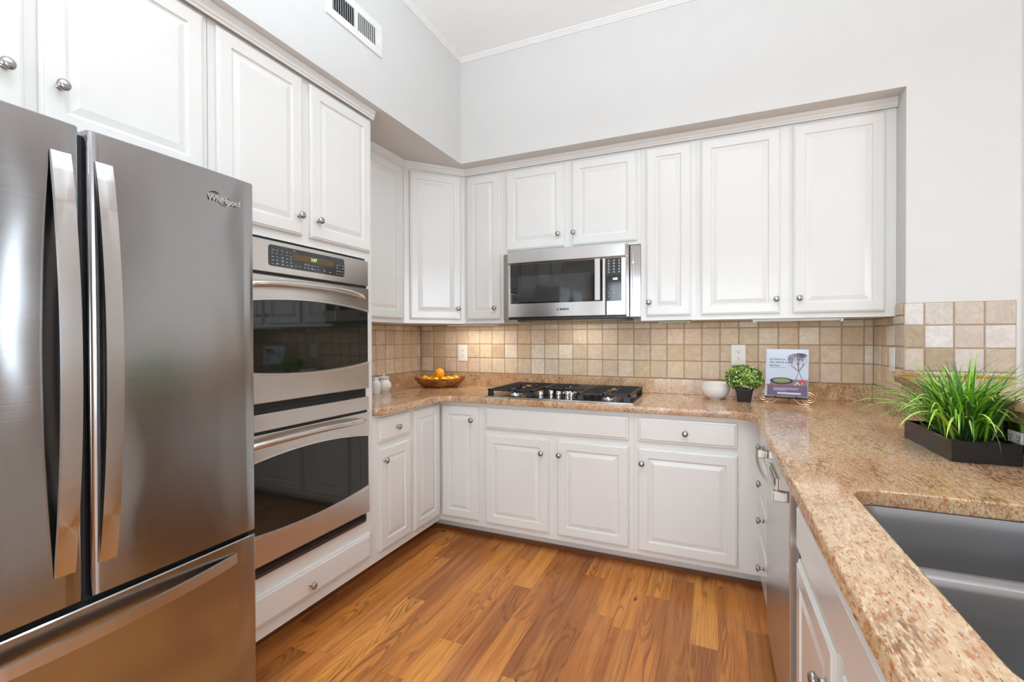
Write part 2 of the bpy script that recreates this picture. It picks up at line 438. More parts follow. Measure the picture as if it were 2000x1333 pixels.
struct('wall_bar', MB().box(.83, .95, .54, 2.73, 0, 1.063), M['wall'])
struct('trim_1', MB().box(1.236, 1.25, 2.722, 2.86, 0, 3.15), M['trim'])
# ceiling crown: stepped profile
def crown_run(name, pts, prof, mt):
    # pts: polyline of wall-face positions with inward normals averaged at the corners, prof: (out, z)
    mb = MB(); L = []
    for i, p in enumerate(pts):
        p = Vector(p)
        ns = []
        if i > 0: d = (Vector(pts[i])-Vector(pts[i-1])).normalized(); ns.append(Vector((d.y, -d.x)))
        if i < len(pts)-1: d = (Vector(pts[i+1])-Vector(pts[i])).normalized(); ns.append(Vector((d.y, -d.x)))
        n = sum(ns, Vector((0, 0))); n.normalize(); n /= max(.3, n.dot(ns[0]))
        L.append([(p.x+n.x*o, p.y+n.y*o, z) for o, z in prof])
    mb.loops(L, True, True)
    return struct(name, mb, mt)
crown_run('trim_2', [(-1.555, -3.5), (-1.555, 2.73), (1.236, 2.73)], [(0, 3.118), (.006, 3.118), (.007, 3.125), (.012, 3.128), (.013, 3.134), (.022, 3.142), (.023, 3.1495), (0, 3.1495)], M['trim'])
CPROF = [(0, 2.404), (.004, 2.404), (.005, 2.413), (.009, 2.416), (.010, 2.427), (.014, 2.431), (.015, 2.4495), (0, 2.4495)]
crown_run('trim_3', [(-1.609, .10), (-1.609, 1.917)], CPROF, M['paint'])
crown_run('trim_4', [(-1.87, 1.919), (-1.87, 2.52), (-1.59, 2.84), (.829, 2.84)], CPROF, M['paint'])
# frames of the unseen windows added for the fill light
def window(name, x0, x1, y0, y1, z0, z1):
    mb = MB(); ax = 'x' if (x1-x0) > (y1-y0) else 'y'; t = .05
    a0, a1 = (x0, x1) if ax == 'x' else (y0, y1)
    def bar(p0, p1, q0, q1):
        if ax == 'x': mb.box(p0, p1, y0, y1, q0, q1)
        else: mb.box(x0, x1, p0, p1, q0, q1)
    bar(a0, a1, z0, z0+t); bar(a0, a1, z1-t, z1); bar(a0, a0+t, z0, z1); bar(a1-t, a1, z0, z1); bar((a0+a1)/2-t/2, (a0+a1)/2+t/2, z0, z1)
    return struct(name, mb, M['trim'])
window('added_window_1', -1.85, 1.25, -3.58, -3.52, .08, 2.32)
window('added_window_3', 4.52, 4.58, 2.36, 2.88, .3, 2.5)  # unseen, placed for the streak reflected in the fridge
window('added_window_2', 4.52, 4.58, -1.55, .75, .6, 2.6)
# shoe mouldings
struct('baseboard_left', MB().box(-1.752, -1.740, 1.09, 2.66, 0, .024), M['shoe'])
struct('baseboard_back', MB().box(-1.752, .33, 2.662, 2.674, 0, .024), M['shoe'])

# ------------------------------------------------------------------ tiles
def tiles(name, label, faces_def, origin):
    """faces_def: list of (axis, plane, out, us, vs, palette); axis 'y' -> u is X, 'x' -> u is Y"""
    root = thing(name, origin, label, 'backsplash')
    bm = bmesh.new(); g = MB(); cols = []; rn = random.Random(hash(name) % 1000 if False else len(label))
    cl = []
    for ax, pl, out, us, vs, pal in faces_def:
        if ax == 'y': g.box(us[0], us[-1], min(pl, pl+out*.004), max(pl, pl+out*.004), vs[0], vs[-1])
        else: g.box(min(pl, pl+out*.004), max(pl, pl+out*.004), us[0], us[-1], vs[0], vs[-1])
        for i in range(len(us)-1):
            for j in range(len(vs)-1):
                gp = .0028; r = min(.006, (us[i+1]-us[i])/4, (vs[j+1]-vs[j])/4)
                u0, u1, v0, v1 = us[i]+gp, us[i+1]-gp, vs[j]+gp, vs[j+1]-gp
                if u1-u0 < .006 or v1-v0 < .004: continue
                c = rn.choice(pal); jt = rn.uniform(.96, 1.03)
                c = (c[0]*jt, c[1]*jt, c[2]*jt, 1)
                h = .0085+rn.uniform(-.0006, .0006)
                L = []
                for ins, hh in ((0, 0), (0, h-.003), (.0012, h-.001), (.004, h)):
                    l = []
                    for (a, b) in rect_round(u0+ins, u1-ins, v0+ins, v1-ins, max(.001, r-ins*.5), 3):
                        a += rn.uniform(-1, 1)*.0006; b += rn.uniform(-1, 1)*.0006
                        l.append((a, pl+out*hh, b) if ax == 'y' else (pl+out*hh, a, b))
                    L.append([bm.verts.new(Vector(p)-Vector(origin)) for p in l])
                n = len(L[0])
                for A, B in zip(L, L[1:]):
                    for q in range(n): bm.faces.new((A[q], A[(q+1) % n], B[(q+1) % n], B[q])); cl.append(c)
                bm.faces.new(L[-1]); cl.append(c)
    bm.faces.ensure_lookup_table()
    me = bpy.data.meshes.new('stone_tiles'); 
    bm.to_mesh(me); bm.free(); color_faces(me, cl, 'tint')
    b2 = bmesh.new(); b2.from_mesh(me); bmesh.ops.recalc_face_normals(b2, faces=b2.faces); b2.to_mesh(me); b2.free()
    me.materials.append(M['tile'])
    o = bpy.data.objects.new('stone_tiles', me); C.objects.link(o); o.parent = root
    g.build('grout', M['grout'], root)
    return root
PB = [srgb(*c) for c in ((222, 200, 174), (216, 192, 166), (212, 188, 160), (224, 206, 180), (206, 180, 150), (218, 196, 174), (212, 186, 152), (230, 216, 196), (214, 190, 166), (220, 198, 170), (214, 192, 162))]
PR = [srgb(*c) for c in ((214, 202, 190), (206, 190, 174), (222, 214, 206), (180, 158, 130), (210, 196, 184), (200, 182, 160))]
vz = [1.0095, 1.124, 1.230, 1.336, 1.378]
ub = [x for x in [-.382+.1056*i for i in range(-18, 12)] if XL+.01 < x < .82]
tiles('tile_backsplash', 'beige tumbled stone tile backsplash on the long back wall behind the cooktop',
      [('y', YB, -1, [XL+.009]+ub+[.823], vz, PB), ('y', YB, -1, [x for x in ub if -1.29 < x < -.39], [1.378, 1.40], PB)], (-.7, YB, 1.0095))
tiles('tile_backsplash', 'short beige tile backsplash on the left wall behind the wooden fruit bowl',
      [('x', XL, 1, [1.919, 1.993, 2.098, 2.204, 2.31, 2.415, 2.521, 2.626, 2.731, 2.837, 2.942, 3.048, 3.137, 3.1745], vz, PB)], (XL, 2.5, 1.0095))
tiles('tile_backsplash', 'narrow column of beige stone tiles on the short return wall behind the switch',
      [('x', .83, -1, [2.7222, 2.753, 2.8585, 2.962, 3.0645, 3.1745], vz[:-1]+[1.378], PB[:4]+PR[1:3]), ('x', .83, -1, [2.7222, 2.753, 2.846], [1.378, 1.436], PB[:3])], (.83, 2.95, 1.0095))
tiles('tile_backsplash', 'pale stone tile patch on the right wall just above the bar ledge',
      [('y', 2.73, -1, [.8215, .896, 1.0015, 1.107, 1.2125], [1.098, 1.1165, 1.2235, 1.3295, 1.4355], PR)], (1.0, 2.73, 1.098))

# ------------------------------------------------------------------ cabinet pieces
def knob_mesh():
    mb = MB()
    mb.lathe([(0, 0), (.0085, 0), (.009, .002), (.006, .0045), (.0048, .009), (.0052, .013), (.010, .0165), (.0145, .020), (.0155, .0235), (.0145, .027), (.011, .030), (.006, .0315), (0, .032)], n=20, axis='-y')
    o = mb.build('knob', M['nickel'], local=True, smooth=True); me = o.data; bpy.data.objects.remove(o); return me
KN = knob_mesh()
def panel_mesh(w, h, style):
    t = .019
    if style == 'door':
        fr = min(.052, w*.26)
        R = [(0, t), (0, .008), (.003, .0045), (.008, .004), (.0085, .0005), (.011, 0), (fr, 0), (fr+.003, .0055), (fr+.010, .0065), (fr+.030, .0015), (fr+.032, .001)]
    elif style == 'slab':
        R = [(0, t), (0, .008), (.003, .005), (.010, .0045), (.0125, .001), (.015, 0)]
    mb = MB(); L = []
    for i, d in R: L.append([(i, d, i), (w-i, d, i), (w-i, d, h-i), (i, d, h-i)])
    mb.loops(L)
    return mb
def door(parent, face, plane, a0, z0, w, h, knob=None, style='door', name='door'):
    """knob is (along, z) in world units"""
    o = panel_mesh(w, h, style).build(name, M['paint'], parent, local=True)
    loc, rz = {'back': ((a0, plane-.019, z0), 0), 'left': ((plane+.019, a0, z0), PI/2), 'pen': ((plane-.019, a0+w, z0), -PI/2)}[face]
    o.location = Vector(loc)-WL[parent]; o.rotation_euler = (0, 0, rz)
    if knob:
        kx = knob[0]-a0 if face != 'pen' else a0+w-knob[0]
        k = bpy.data.objects.new('knob', KN); C.objects.link(k); k.parent = o; k.location = (kx, 0.0005, knob[1]-z0)
        k['label'] = 'satin nickel round knob'
    return o
FL, FB, FP = -1.627, 2.57, .223
TOPZ = .873
def base(name, label, boxes, toe, loc):
    r = thing(name, loc, label, 'cabinet')
    mb = MB()
    for b in boxes: mb.box(*b, .10, TOPZ)
    for b in toe: mb.box(*b, 0, .10)
    mb.build('cabinet_body', M['paint'], r); return r
W = .003  # clearance to walls
b1 = base('base_cabinet', 'narrow white base cabinet with one drawer beside the oven tower', [(XL+W, FL, 1.9175, 2.2505)], [(XL+W, FL-.12, 1.9175, 2.2505)], (FL, 2.08, 0))
door(b1, 'left', FL, 1.957, .727, .272, .127, (2.098, .790), 'slab', 'drawer')
door(b1, 'left', FL, 1.957, .148, .272, .545, (1.99, .628))
b2 = base('corner_base_cabinet', 'white corner base cabinet with two doors meeting in the inner corner', [(XL+W, FL, 2.251, YB-W), (FL, -1.316, FB, YB-W)], [(XL+W, FL-.12, 2.251, YB-W), (FL-.12, -1.316, FB+.105, YB-W)], (FL, FB, 0))
door(b2, 'left', FL, 2.267, .14, .277, .713)
door(b2, 'back', FB, -1.606, .135, .265, .713, (-1.383, .765))
b3 = base('base_cabinet', 'wide white base cabinet with two doors directly under the cooktop', [(-1.3155, -.3955, FB, YB-W)], [(-1.3155, -.3955, FB+.105, YB-W)], (-.855, FB, 0))
door(b3, 'back', FB, -1.289, .719, .867, .127, None, 'slab', 'false_drawer_front')
door(b3, 'back', FB, -1.292, .134, .410, .551, (-.921, .603))
door(b3, 'back', FB, -.827, .134, .405, .551, (-.812, .603))
b4 = base('base_cabinet', 'white base cabinet with one drawer over a single door, right of the cooktop', [(-.395, .826, FB, YB-W)], [(-.395, .826, FB+.105, YB-W)], (-.1, FB, 0))
door(b4, 'back', FB, -.371, .720, .482, .127, (-.132, .780), 'slab', 'drawer')
door(b4, 'back', FB, -.372, .129, .485, .556, (-.350, .603))
b5 = base('drawer_cabinet', 'white stack of four drawers in the corner beyond the dishwasher', [(FP, .826, 2.108, FB-.002)], [(FP+.1, .826, 2.108, FB-.002)], (FP, 2.3, 0))
for z0, z1, kz in ((.729, .855, .792), (.54, .715, .630), (.35, .526, .468), (.135, .336, .258)):
    door(b5, 'pen', FP, 2.125, z0, .40, z1-z0, (2.30, kz), 'slab', 'drawer')
# sink base: open box so that the bowls hang inside it
b6 = thing('sink_base_cabinet', (FP, 1.0, 0), 'white sink base cabinet with a false front and two doors, nearest on the right', 'cabinet')
mb = MB(); mb.box(FP, FP+.02, .56, 1.49, .10, TOPZ); mb.box(FP+.02, .826, .56, .58, .10, TOPZ); mb.box(FP+.02, .826, 1.47, 1.49, .10, TOPZ); mb.box(FP+.02, .826, .58, 1.47, .10, .12)
mb.box(.806, .826, .58, 1.47, .12, TOPZ); mb.box(FP+.1, .826, .56, 1.49, 0, .10)
mb.build('cabinet_body', M['paint'], b6)
door(b6, 'pen', FP, .60, .708, .845, .127, None, 'slab', 'false_drawer_front')
door(b6, 'pen', FP, 1.034, .134, .405, .551, (1.075, .600))
door(b6, 'pen', FP, .573, .134, .402, .551, (.94, .600))

# tall oven tower
tw = thing('oven_tower_cabinet', (FL, 1.5, 0), 'tall white cabinet housing the double oven, two doors above and a drawer below', 'cabinet')
mb = MB(); y0, y1 = 1.072, 1.917
mb.box(XL+W, FL, y0, 1.115, .10, 2.4485); mb.box(XL+W, FL, 1.870, y1, .10, 2.4485)
mb.box(XL+W, FL, 1.115, 1.870, .10, .345); mb.box(XL+W, FL, 1.115, 1.870, 1.683, 2.4485); mb.box(XL+W, FL-.12, y0, y1, 0, .10)
mb.box(XL+W, XL+.02, 1.115, 1.870, .345, 1.683)
mb.build('cabinet_body', M['paint'], tw)
door(tw, 'left', FL, 1.097, 1.719, .372, .674, (1.444, 1.800))
door(tw, 'left', FL, 1.512, 1.719, .384, .674, (1.547, 1.800))
door(tw, 'left', FL, 1.10, .155, .785, .127, (1.492, .205), 'slab', 'drawer')
# over the fridge
of = thing('wall_cabinet', (FL, .62, 1.82), 'white two-door cabinet above the refrigerator', 'cabinet')
MB().box(XL+W, FL, .12, 1.070, 1.82, 2.4485).build('cabinet_body', M['paint'], of)
door(of, 'left', FL, .623, 1.838, .427, .555, (.662, 1.958))
door(of, 'left', FL, .15, 1.838, .445, .555, (.555, 1.958))
# wall cabinets
ZU = 1.378
def upper(name, label, x0, x1, z0=ZU):
    r = thing(name, ((x0+x1)/2, 2.85, z0), label, 'cabinet')
    MB().box(x0, x1, 2.85, YB-W if z0 > 1.45 else YB-.0095, z0, 2.4485).build('cabinet_body', M['paint'], r); return r
ul = thing('wall_cabinet', (-1.88, 2.2, ZU), 'white wall cabinet on the left wall, partly hidden behind the oven tower', 'cabinet')
MB().box(XL+.0095, -1.87, 1.919, 2.519, ZU, 2.4485).build('cabinet_body', M['paint'], ul)
door(ul, 'left', -1.87, 1.99, 1.405, .505, .985)
# diagonal corner cabinet
dg = thing('corner_wall_cabinet', (-1.73, 2.68, ZU), 'white diagonal wall cabinet filling the corner above the fruit bowl', 'cabinet')
mb = MB(); pl = [(XL+.0095, 2.521), (-1.870, 2.521), (-1.591, 2.85), (-1.591, YB-.0095), (XL+.0095, YB-.0095)]
mb.loops([[(x, y, ZU) for x, y in pl], [(x, y, 2.4485) for x, y in pl]]); mb.build('cabinet_body', M['paint'], dg)
dv = Vector((-1.591+1.870, 2.85-2.521)); ln = dv.length; dv /= ln; nv = Vector((dv.y, -dv.x))
wd = ln-.075
o = panel_mesh(wd, .985, 'door').build('door', M['paint'], dg, local=True)
pp = Vector((-1.870, 2.521))+dv*.0375+nv*.019
o.location = Vector((pp.x, pp.y, 1.405))-WL[dg]; o.rotation_euler = (0, 0, math.atan2(dv.y, dv.x))
kk = bpy.data.objects.new('knob', KN); C.objects.link(kk); kk.parent = o; kk.location = (wd-.028, .0005, .075); kk['label'] = 'satin nickel round knob'
u1 = upper('wall_cabinet', 'narrow white wall cabinet left of the microwave', -1.5905, -1.296)
door(u1, 'back', 2.85, -1.572, 1.405, .256, .985, (-1.353, 1.480))
u2 = upper('wall_cabinet', 'short white two-door wall cabinet directly above the microwave', -1.2955, -.3955, 1.838)
door(u2, 'back', 2.85, -1.268, 1.860, .400, .528, (-.903, 1.938))
door(u2, 'back', 2.85, -.815, 1.860, .396, .528, (-.802, 1.938))
u3 = upper('wall_cabinet', 'narrow white wall cabinet just right of the microwave', -.395, -.0885)
door(u3, 'back', 2.85, -.363, 1.405, .247, .985, (-.346, 1.484))
u4 = upper('wall_cabinet', 'wide white two-door wall cabinet at the right end of the back wall', -.088, .829)
door(u4, 'back', 2.85, -.063, 1.405, .391, .985, (.310, 1.480))
door(u4, 'back', 2.85, .389, 1.405, .392, .985, (.415, 1.481))

# ------------------------------------------------------------------ countertop
def arc(cx, cy, r, a0, a1, n=8): return [(cx+r*math.cos(a0+(a1-a0)*i/n), cy+r*math.sin(a0+(a1-a0)*i/n)) for i in range(n+1)]
ct = thing('granite_countertop', (-.5, 2.8, TOPZ), 'speckled tan granite countertop running around three sides of the kitchen', 'countertop')
out = [(XL+W, 1.919), (-1.605, 1.919), (-1.585, 1.939)]
out += arc(-1.585+.10, 2.53-.10, .10, PI, PI/2)
out += arc(.185-.12, 2.53-.12, .12, PI/2, 0)
out += [(.185, .56), (.21, .535), (.8115, .535), (.8115, 2.722), (.8265, 2.722), (.8265, YB-W), (XL+W, YB-W)]
hole = rect_round(.302, .705, .63, 1.358, .062, 8)[::-1]
curve_plate('countertop_slab', [out, hole], TOPZ+.0015, .912, .0045, M['granite'], ct)
mb = MB(); mb.box(XL+.022, .811, YB-.022, YB-W, .9122, 1.0085, .0015); mb.box(XL+W, XL+.0215, 1.919, YB-W, .9122, 1.0085, .0015); mb.box(.8115, .8265, 2.735, YB-.0225, .9122, 1.0085, .0015)
mb.build('backsplash_curb', M['granite'], ct)
MB().box(.8118, .8292, .54, 2.729, TOPZ+.002, 1.0625, .001).build('side_splash', M['granite'], ct)
lg = curve_plate('bar_ledge', [[(.785, .50), (1.232, .50), (1.232, 2.7215), (.785, 2.7215)]], 1.0645, 1.0945, .004, M['granite'])
tag(lg, 'raised granite bar ledge behind the grass planter on the right', 'countertop')
cb = MB(); rn = random.Random(3)
pts = [(.80+.41*i/30, 2.7185, 1.0975+rn.uniform(-.001, .0015)) for i in range(31)]
cb.tube(pts, [.0035+rn.uniform(-.001, .0015) for _ in pts], 6)
tag(cb.build('caulk_bead', M['caulk'], smooth=True), 'yellow-brown caulk bead where the stone tiles meet the bar ledge', 'caulk')

# ------------------------------------------------------------------ sink
sk = thing('double_bowl_sink', (.5, 1.0, .66), 'undermount stainless steel double bowl sink set in the right counter', 'sink')
mb = MB()
X0, X1, Y0, Y1 = .296, .711, .624, 1.364
mb.loops([[(x, y, .8725) for x, y in rect_round(X0-.012, X1+.012, Y0-.012, Y1+.012, .07, 6)], [(x, y, .8724) for x, y in rect_round(X0, X1, Y0, Y1, .0605, 6)]], False, False)
def bowl(y0, y1, ye, zb=.672):
    # ye: the edge that meets the lower divider
    def zt_(y, z, k):
        t = max(0, min(1, abs(y-ye)/.07)); t = t*t*(3-2*t); return z-k*(1-t)*.022
    rr = lambda ins, z, r, k=0: [(x, y, zt_(y, z, k)) for x, y in rect_round(X0+ins, X1-ins, y0+ins, y1-ins, r, 8)]
    L = [rr(0, .8724, .06, 1), rr(.003, .862, .06, .8), rr(.005, .845, .06, .3), rr(.016, zb+.03, .058), rr(.022, zb+.012, .055), rr(.036, zb+.002, .048), rr(.06, zb, .04)]
    mb.loops(L, False, True)
    top = L[0]
    for a_, b_ in zip(top, top[1:]+top[:1]):
        if abs((a_[1]+b_[1])/2-ye) < .061:
            cx_ = X0 if (a_[0]+b_[0])/2 < (X0+X1)/2 else X1
            if min(abs(a_[0]-cx_), abs(b_[0]-cx_)) < .059: mb.quad([a_, b_, (cx_, ye, .8504)]) if a_ != b_ else None
bowl(Y0, 1.045, 1.045); bowl(1.085, Y1, 1.085)
L = []
for yy, zz in ((1.045, .8504), (1.050, .8545), (1.065, .857), (1.080, .8545), (1.085, .8504)):
    L.append([(X0+(X1-X0)*t, yy, zz) for t in (0, .25, .5, .75, 1)])
mb.loops(L, False, False, closed=False)
for cx_ in (X0, X1): mb.quad([(cx_, .985, .8724), (cx_, 1.045, .8504), (cx_, 1.085, .8504), (cx_, 1.145, .8724)])
mb.build('sink_bowls', M['steel_sink'], sk, smooth=True)
for yy in (.84, 1.22):
    d = MB(); d.lathe([(0, .673), (.028, .6735), (.040, .676), (.044, .6745), (.045, .6725)], (.50, yy, 0), 24); d.build('drain', M['chrome'], sk, smooth=True)
    
# ------------------------------------------------------------------ dishwasher
dw = thing('dishwasher', (.21, 1.8, .0), 'stainless steel dishwasher with an arched handle under the right counter', 'dishwasher')
MB().box(.228, .80, 1.502, 2.100, .10, .868).box(.30, .80, 1.502, 2.10, 0, .10).build('tub_housing', M['dark'], dw)
MB().box(.197, .2275, 1.502, 2.100, .115, .866, .003).build('door_panel', M['steel'], dw)
h = MB()
n = 16; prof = []
for i in range(n+1):
    t = i/n; y = 2.075-.55*t; x = .156-.016*math.sin(PI*t)
    prof.append((x, y))
L = [[(x-.0, y, .803), (x+.009, y, .803), (x+.009, y, .833), (x-.0, y, .833)] for x, y in prof]
h.loops(L); h.box(.158, .1975, 1.523, 1.545, .803, .833, .003); h.box(.158, .1975, 2.053, 2.077, .803, .833, .003)
h.build('handle', M['steel'], dw)
MB().box(.190, .1972, 1.74, 1.96, .772, .812, .002).build('control_badge', M['chrome'], dw)
MB().box(.1885, .1902, 1.77, 1.93, .780, .804, .0005).build('badge_window', M['display'], dw)

# ------------------------------------------------------------------ refrigerator
XF = -1.38
fr = thing('refrigerator', (-1.75, .613, 0), 'large stainless steel french door refrigerator on the left', 'refrigerator')
MB().box(XL+.01, XF-.075, .170, 1.058, .03, 1.775, .004).build('cabinet_body', mat('fridge_side', (.16, .16, .165, 1), .4), fr)
def fdoor(y0, y1, z0, z1, name):
    mb = MB(); L = []
    ny = 14
    P = []
    for i in range(ny+1):
        t = i/ny; y = y0+.008+(y1-y0-.016)*t; P.append((y, XF-.006*(2*t-1)**2*.6))
    ring = [(XF-.07, y0), (XF-.012, y0), (XF-.0035-.003, y0+.003)]+[(x, y) for y, x in P]+[(XF-.0065, y1-.003), (XF-.012, y1), (XF-.07, y1)]
    L = [[(x-d, y, z) for x, y in ring] for z, d in ((z0, .003), (z0+.003, 0), (z1-.003, 0), (z1, .003))]
    mb.loops(L)
    return mb.build(name, M['steel_fridge'], fr, smooth=True)
dl = fdoor(.166, .605, .652, 1.787, 'door'); dr = fdoor(.621, 1.061, .652, 1.787, 'door'); dz = fdoor(.166, 1.061, .06, .638, 'freezer_drawer')
MB().box(XF-.055, XF-.03, .6055, .6205, .652, 1.775).build('door_gasket', M['dark'], fr)
MB().box(XF-.08, XF-.03, .18, 1.05, .6385, .6515).build('seam_gasket', M['dark'], fr)
MB().box(XF-.12, XF-.05, .19, 1.04, 0.0, .058).build('toe_grille', M['dark'], fr)
def arch_handle(parent, kind, c0, c1, t0, t1, bow, name='handle'):
    mb = MB(); n = 24; L = []
    for i in range(n+1):
        t = i/n; s = math.sin(PI*t)**.8*bow; th = .010
        a = t0+(t1-t0)*t
        x1 = XF+.004+s; x0 = max(XF-.001, x1-th)
        if kind == 'v': L.append([(x0, c0, a), (x1, c0, a), (x1, c1, a), (x0, c1, a)])
        else: L.append([(x0, a, c0), (x1, a, c0), (x1, a, c1), (x0, a, c1)])
    mb.loops(L)
    o = mb.build(name, M['steel'], parent)
    return o
arch_handle(dl, 'v', .549, .586, .732, 1.712, .042); arch_handle(dr, 'v', .632, .668, .732, 1.712, .042)
arch_handle(dz, 'h', .572, .602, .237, .989, .045)
lo = text('brand_lettering', 'Whirlpool', .0245, (XF+.003, .957, 1.703), (PI/2, 0, PI/2), M['chrome'], dr, .0012, bold=.0004)
sw = MB()
for k, sgn in ((0, 1),):
    pts = []
    for i in range(25):
        a = 2*PI*i/24*.86+.5; pts.append((XF+.003, .962+.017*math.cos(a)+.004*math.sin(a), 1.702+.013*math.sin(a)))
    sw.tube(pts, .0009, 6)
sw.build('brand_swoosh', M['nickel'], dr, smooth=True)
sw = MB(); pts = [(XF+.0035, .914+.026*i/12, 1.7195+.004*math.sin(PI*i/12)) for i in range(13)]; sw.tube(pts, .0013, 6); sw.build('brand_mark', M['dark'], dr)

# ------------------------------------------------------------------ double oven
ov = thing('double_wall_oven', (-1.6, 1.49, .35), 'stainless steel double wall oven built into the white tower', 'oven')
OX = -1.600; OY0, OY1 = 1.118, 1.862
MB().box(-2.16, FL+.001, 1.120, 1.865, .352, 1.678).build('oven_housing', M['dark'], ov)
mb = MB(); mb.box(FL+.0015, OX, OY0, OY1, 1.541, 1.668, .003)
cp = mb.build('control_panel', M['steel_warm'], ov)
mb = MB(); L = [[(x, y, z) for y, z in rect_round(1.289, 1.695, 1.568, 1.652, .012, 5)] for x in (OX+.0002, OX+.0016)]
mb.loops(L); dp = mb.build('display_glass', M['display'], cp)
MB().box(OX+.0018, OX+.0022, 1.40, 1.625, 1.606, 1.633).build('readout', M['amberlcd'], dp)
text('clock_digits', '2:07', .019, (OX+.0024, 1.513, 1.620), (PI/2, 0, PI/2), M['greenled'], dp, .0001)
rn = random.Random(5); mk = MB()
for y, z in [(1.302+.021*i+(.004 if i > 1 else 0), 1.577+.0135*j) for i in range(5) for j in range(5)]+[(1.462+.018*i, 1.579+.0145*j) for i in range(5) for j in range(2)]+[(1.645+.018*i, 1.577+.0135*j) for i in range(3) for j in range(4)]+[(1.415, 1.580), (1.435, 1.581), (1.57, 1.580), (1.60, 1.578), (1.405, 1.641)]:
    ww = rn.uniform(.005, .013); mk.box(OX+.0018, OX+.0021, y, y+ww, z, z+.0018)
    if rn.random() < .5: mk.box(OX+.0018, OX+.0021, y, y+ww*.7, z+.0035, z+.0048)
mk.build('button_legend', M['mark'], dp)
def oven_door(zt, zb, gt, gb, kt, kb, name='oven_door'):
    yc = 1.490; N = 24
    top = lambda y: gt-kt*(y-yc)**2
    bot = lambda y: gb+kb*(y-yc)**2
    mb = MB(); X0d, X1d = FL+.0015, OX
    ys = [OY0+(OY1-OY0)*i/N for i in range(N+1)]
    mb.loops([[(X0d, y, top(y)), (X1d-.004, y, top(y)), (X1d, y, top(y)+.003), (X1d, y, zt-.003), (X1d-.003, y, zt), (X0d, y, zt)] for y in ys])
    mb.loops([[(X0d, y, zb), (X1d-.003, y, zb), (X1d, y, zb+.003), (X1d, y, bot(y)-.003), (X1d-.004, y, bot(y)), (X0d, y, bot(y))] for y in ys])
    d = mb.build(name, M['steel_warm'], ov)
    g = MB(); g.loops([[(X0d, y, bot(y)), (X1d-.0045, y, bot(y)), (X1d-.0045, y, top(y)), (X0d, y, top(y))] for y in [OY0+.001+(OY1-OY0-.002)*i/N for i in range(N+1)]])
    g.build('window_glass', M['glass'], d)
    tr = MB()
    for f, s in ((top, 1), (bot, -1)):
        w_ = .010 if s > 0 else .013
        tr.loops([[(X1d-.004, y, f(y)), (X1d+.0025, y, f(y)+s*.003), (X1d+.0025, y, f(y)+s*(w_-.002)), (X1d-.001, y, f(y)+s*w_)] for y in ys])
    tr.build('window_trim', M['bright_trim'], d)
    return d
def oven_handle(parent, z0, rise):
    pts, rad = [], []
    for i in range(33):
        t = i/32; s = 2*t-1
        pts.append((OX+.003+.047*(1-abs(s)**3.2), 1.49+s*.345, z0+rise*(1-s*s)))
        rad.append(.0135 if .06 < t < .94 else .0135*max(.35, min(t, 1-t)/.06))
    mb = MB(); mb.tube(pts, rad, 14); mb.build('handle', M['steel_warm'], parent, smooth=True)
o1 = oven_door(1.530, 1.027, 1.438, 1.137, .205, .19); oven_handle(o1, 1.478, .024)
o2 = oven_door(.906, .398, .817, .508, .255, .21); oven_handle(o2, .868, .018)
MB().box(FL+.0015, OX, OY0, OY1, .919, .986, .002).build('middle_strip', M['steel_warm'], ov)
for g_ in ((OX-.012, 1.845, .9865, 1.0255), (OX-.006, 1.855, .907, .9185), (OX-.006, 1.855, 1.5305, 1.5405), (OX-.014, 1.836, .3665, .3975)):
    MB().box(FL+.0015, g_[0], 1.125, g_[1], g_[2], g_[3]).build('dark_gap', M['dark'], ov)
MB().box(FL+.0015, OX-.010, 1.125, 1.845, .352, .366).build('lower_trim', M['darkbrown'], ov)
for z, d_ in ((1.000, .012), (1.013, .012), (.381, .014)):
    MB().box(OX-d_, OX-d_+.005, 1.13, 1.832, z, z+.003).build('vent_louvre', M['black'], ov)

# ------------------------------------------------------------------ microwave
mw = thing('microwave', (-.83, 2.9, 1.40), 'stainless steel over-the-range microwave under the short cabinet', 'microwave')
YM = 2.70
MB().box(-1.198, -.460, 2.735, YB-.02, 1.402, 1.834, .003).build('housing', M['steel'], mw)
MB().box(-1.15, -.49, 2.76, 3.12, 1.388, 1.4015).box(-1.199, -.458, 2.708, 2.76, 1.392, 1.406, .002).build('hood_underside', M['black'], mw)
MB().box(-1.201, -.457, YM-.006, 2.7345, 1.746, 1.822, .006).build('top_band', M['steel'], mw)
mb = MB(); mb.box(-1.199, -.5755, YM, 2.7345, 1.407, 1.742, .004); md = mb.build('door', M['steel'], mw)
MB().box(-1.181, -.592, YM-.0015, YM+.001, 1.493, 1.7395).build('door_glass', M['glass'], md)
MB().box(-1.131, -.66, YM-.0022, YM-.0016, 1.502, 1.665).build('viewing_window', mat('perforated_screen', (.04, .041, .041, 1), .05, spec=.5), md)
MB().box(-.634, -.600, YM-.032, YM-.020, 1.495, 1.739, .003).box(-.628, -.606, YM-.021, YM-.0014, 1.498, 1.515).box(-.628, -.606, YM-.021, YM-.0014, 1.718, 1.735).build('handle', M['steel'], md)
mb = MB(); mb.box(-.5725, -.457, YM, 2.7345, 1.407, 1.742, .004); mc = mb.build('control_side', M['steel'], mw)
mp_ = MB().box(-.571, -.484, YM-.0015, YM+.001, 1.491, 1.7395).build('control_panel', M['display'], mc)
text('clock_digits', '6:22', .016, (-.519, YM-.002, 1.619), (PI/2, 0, 0), M['blueled'], mc, .0001, bold=.0006)
mk = MB(); rn = random.Random(9)
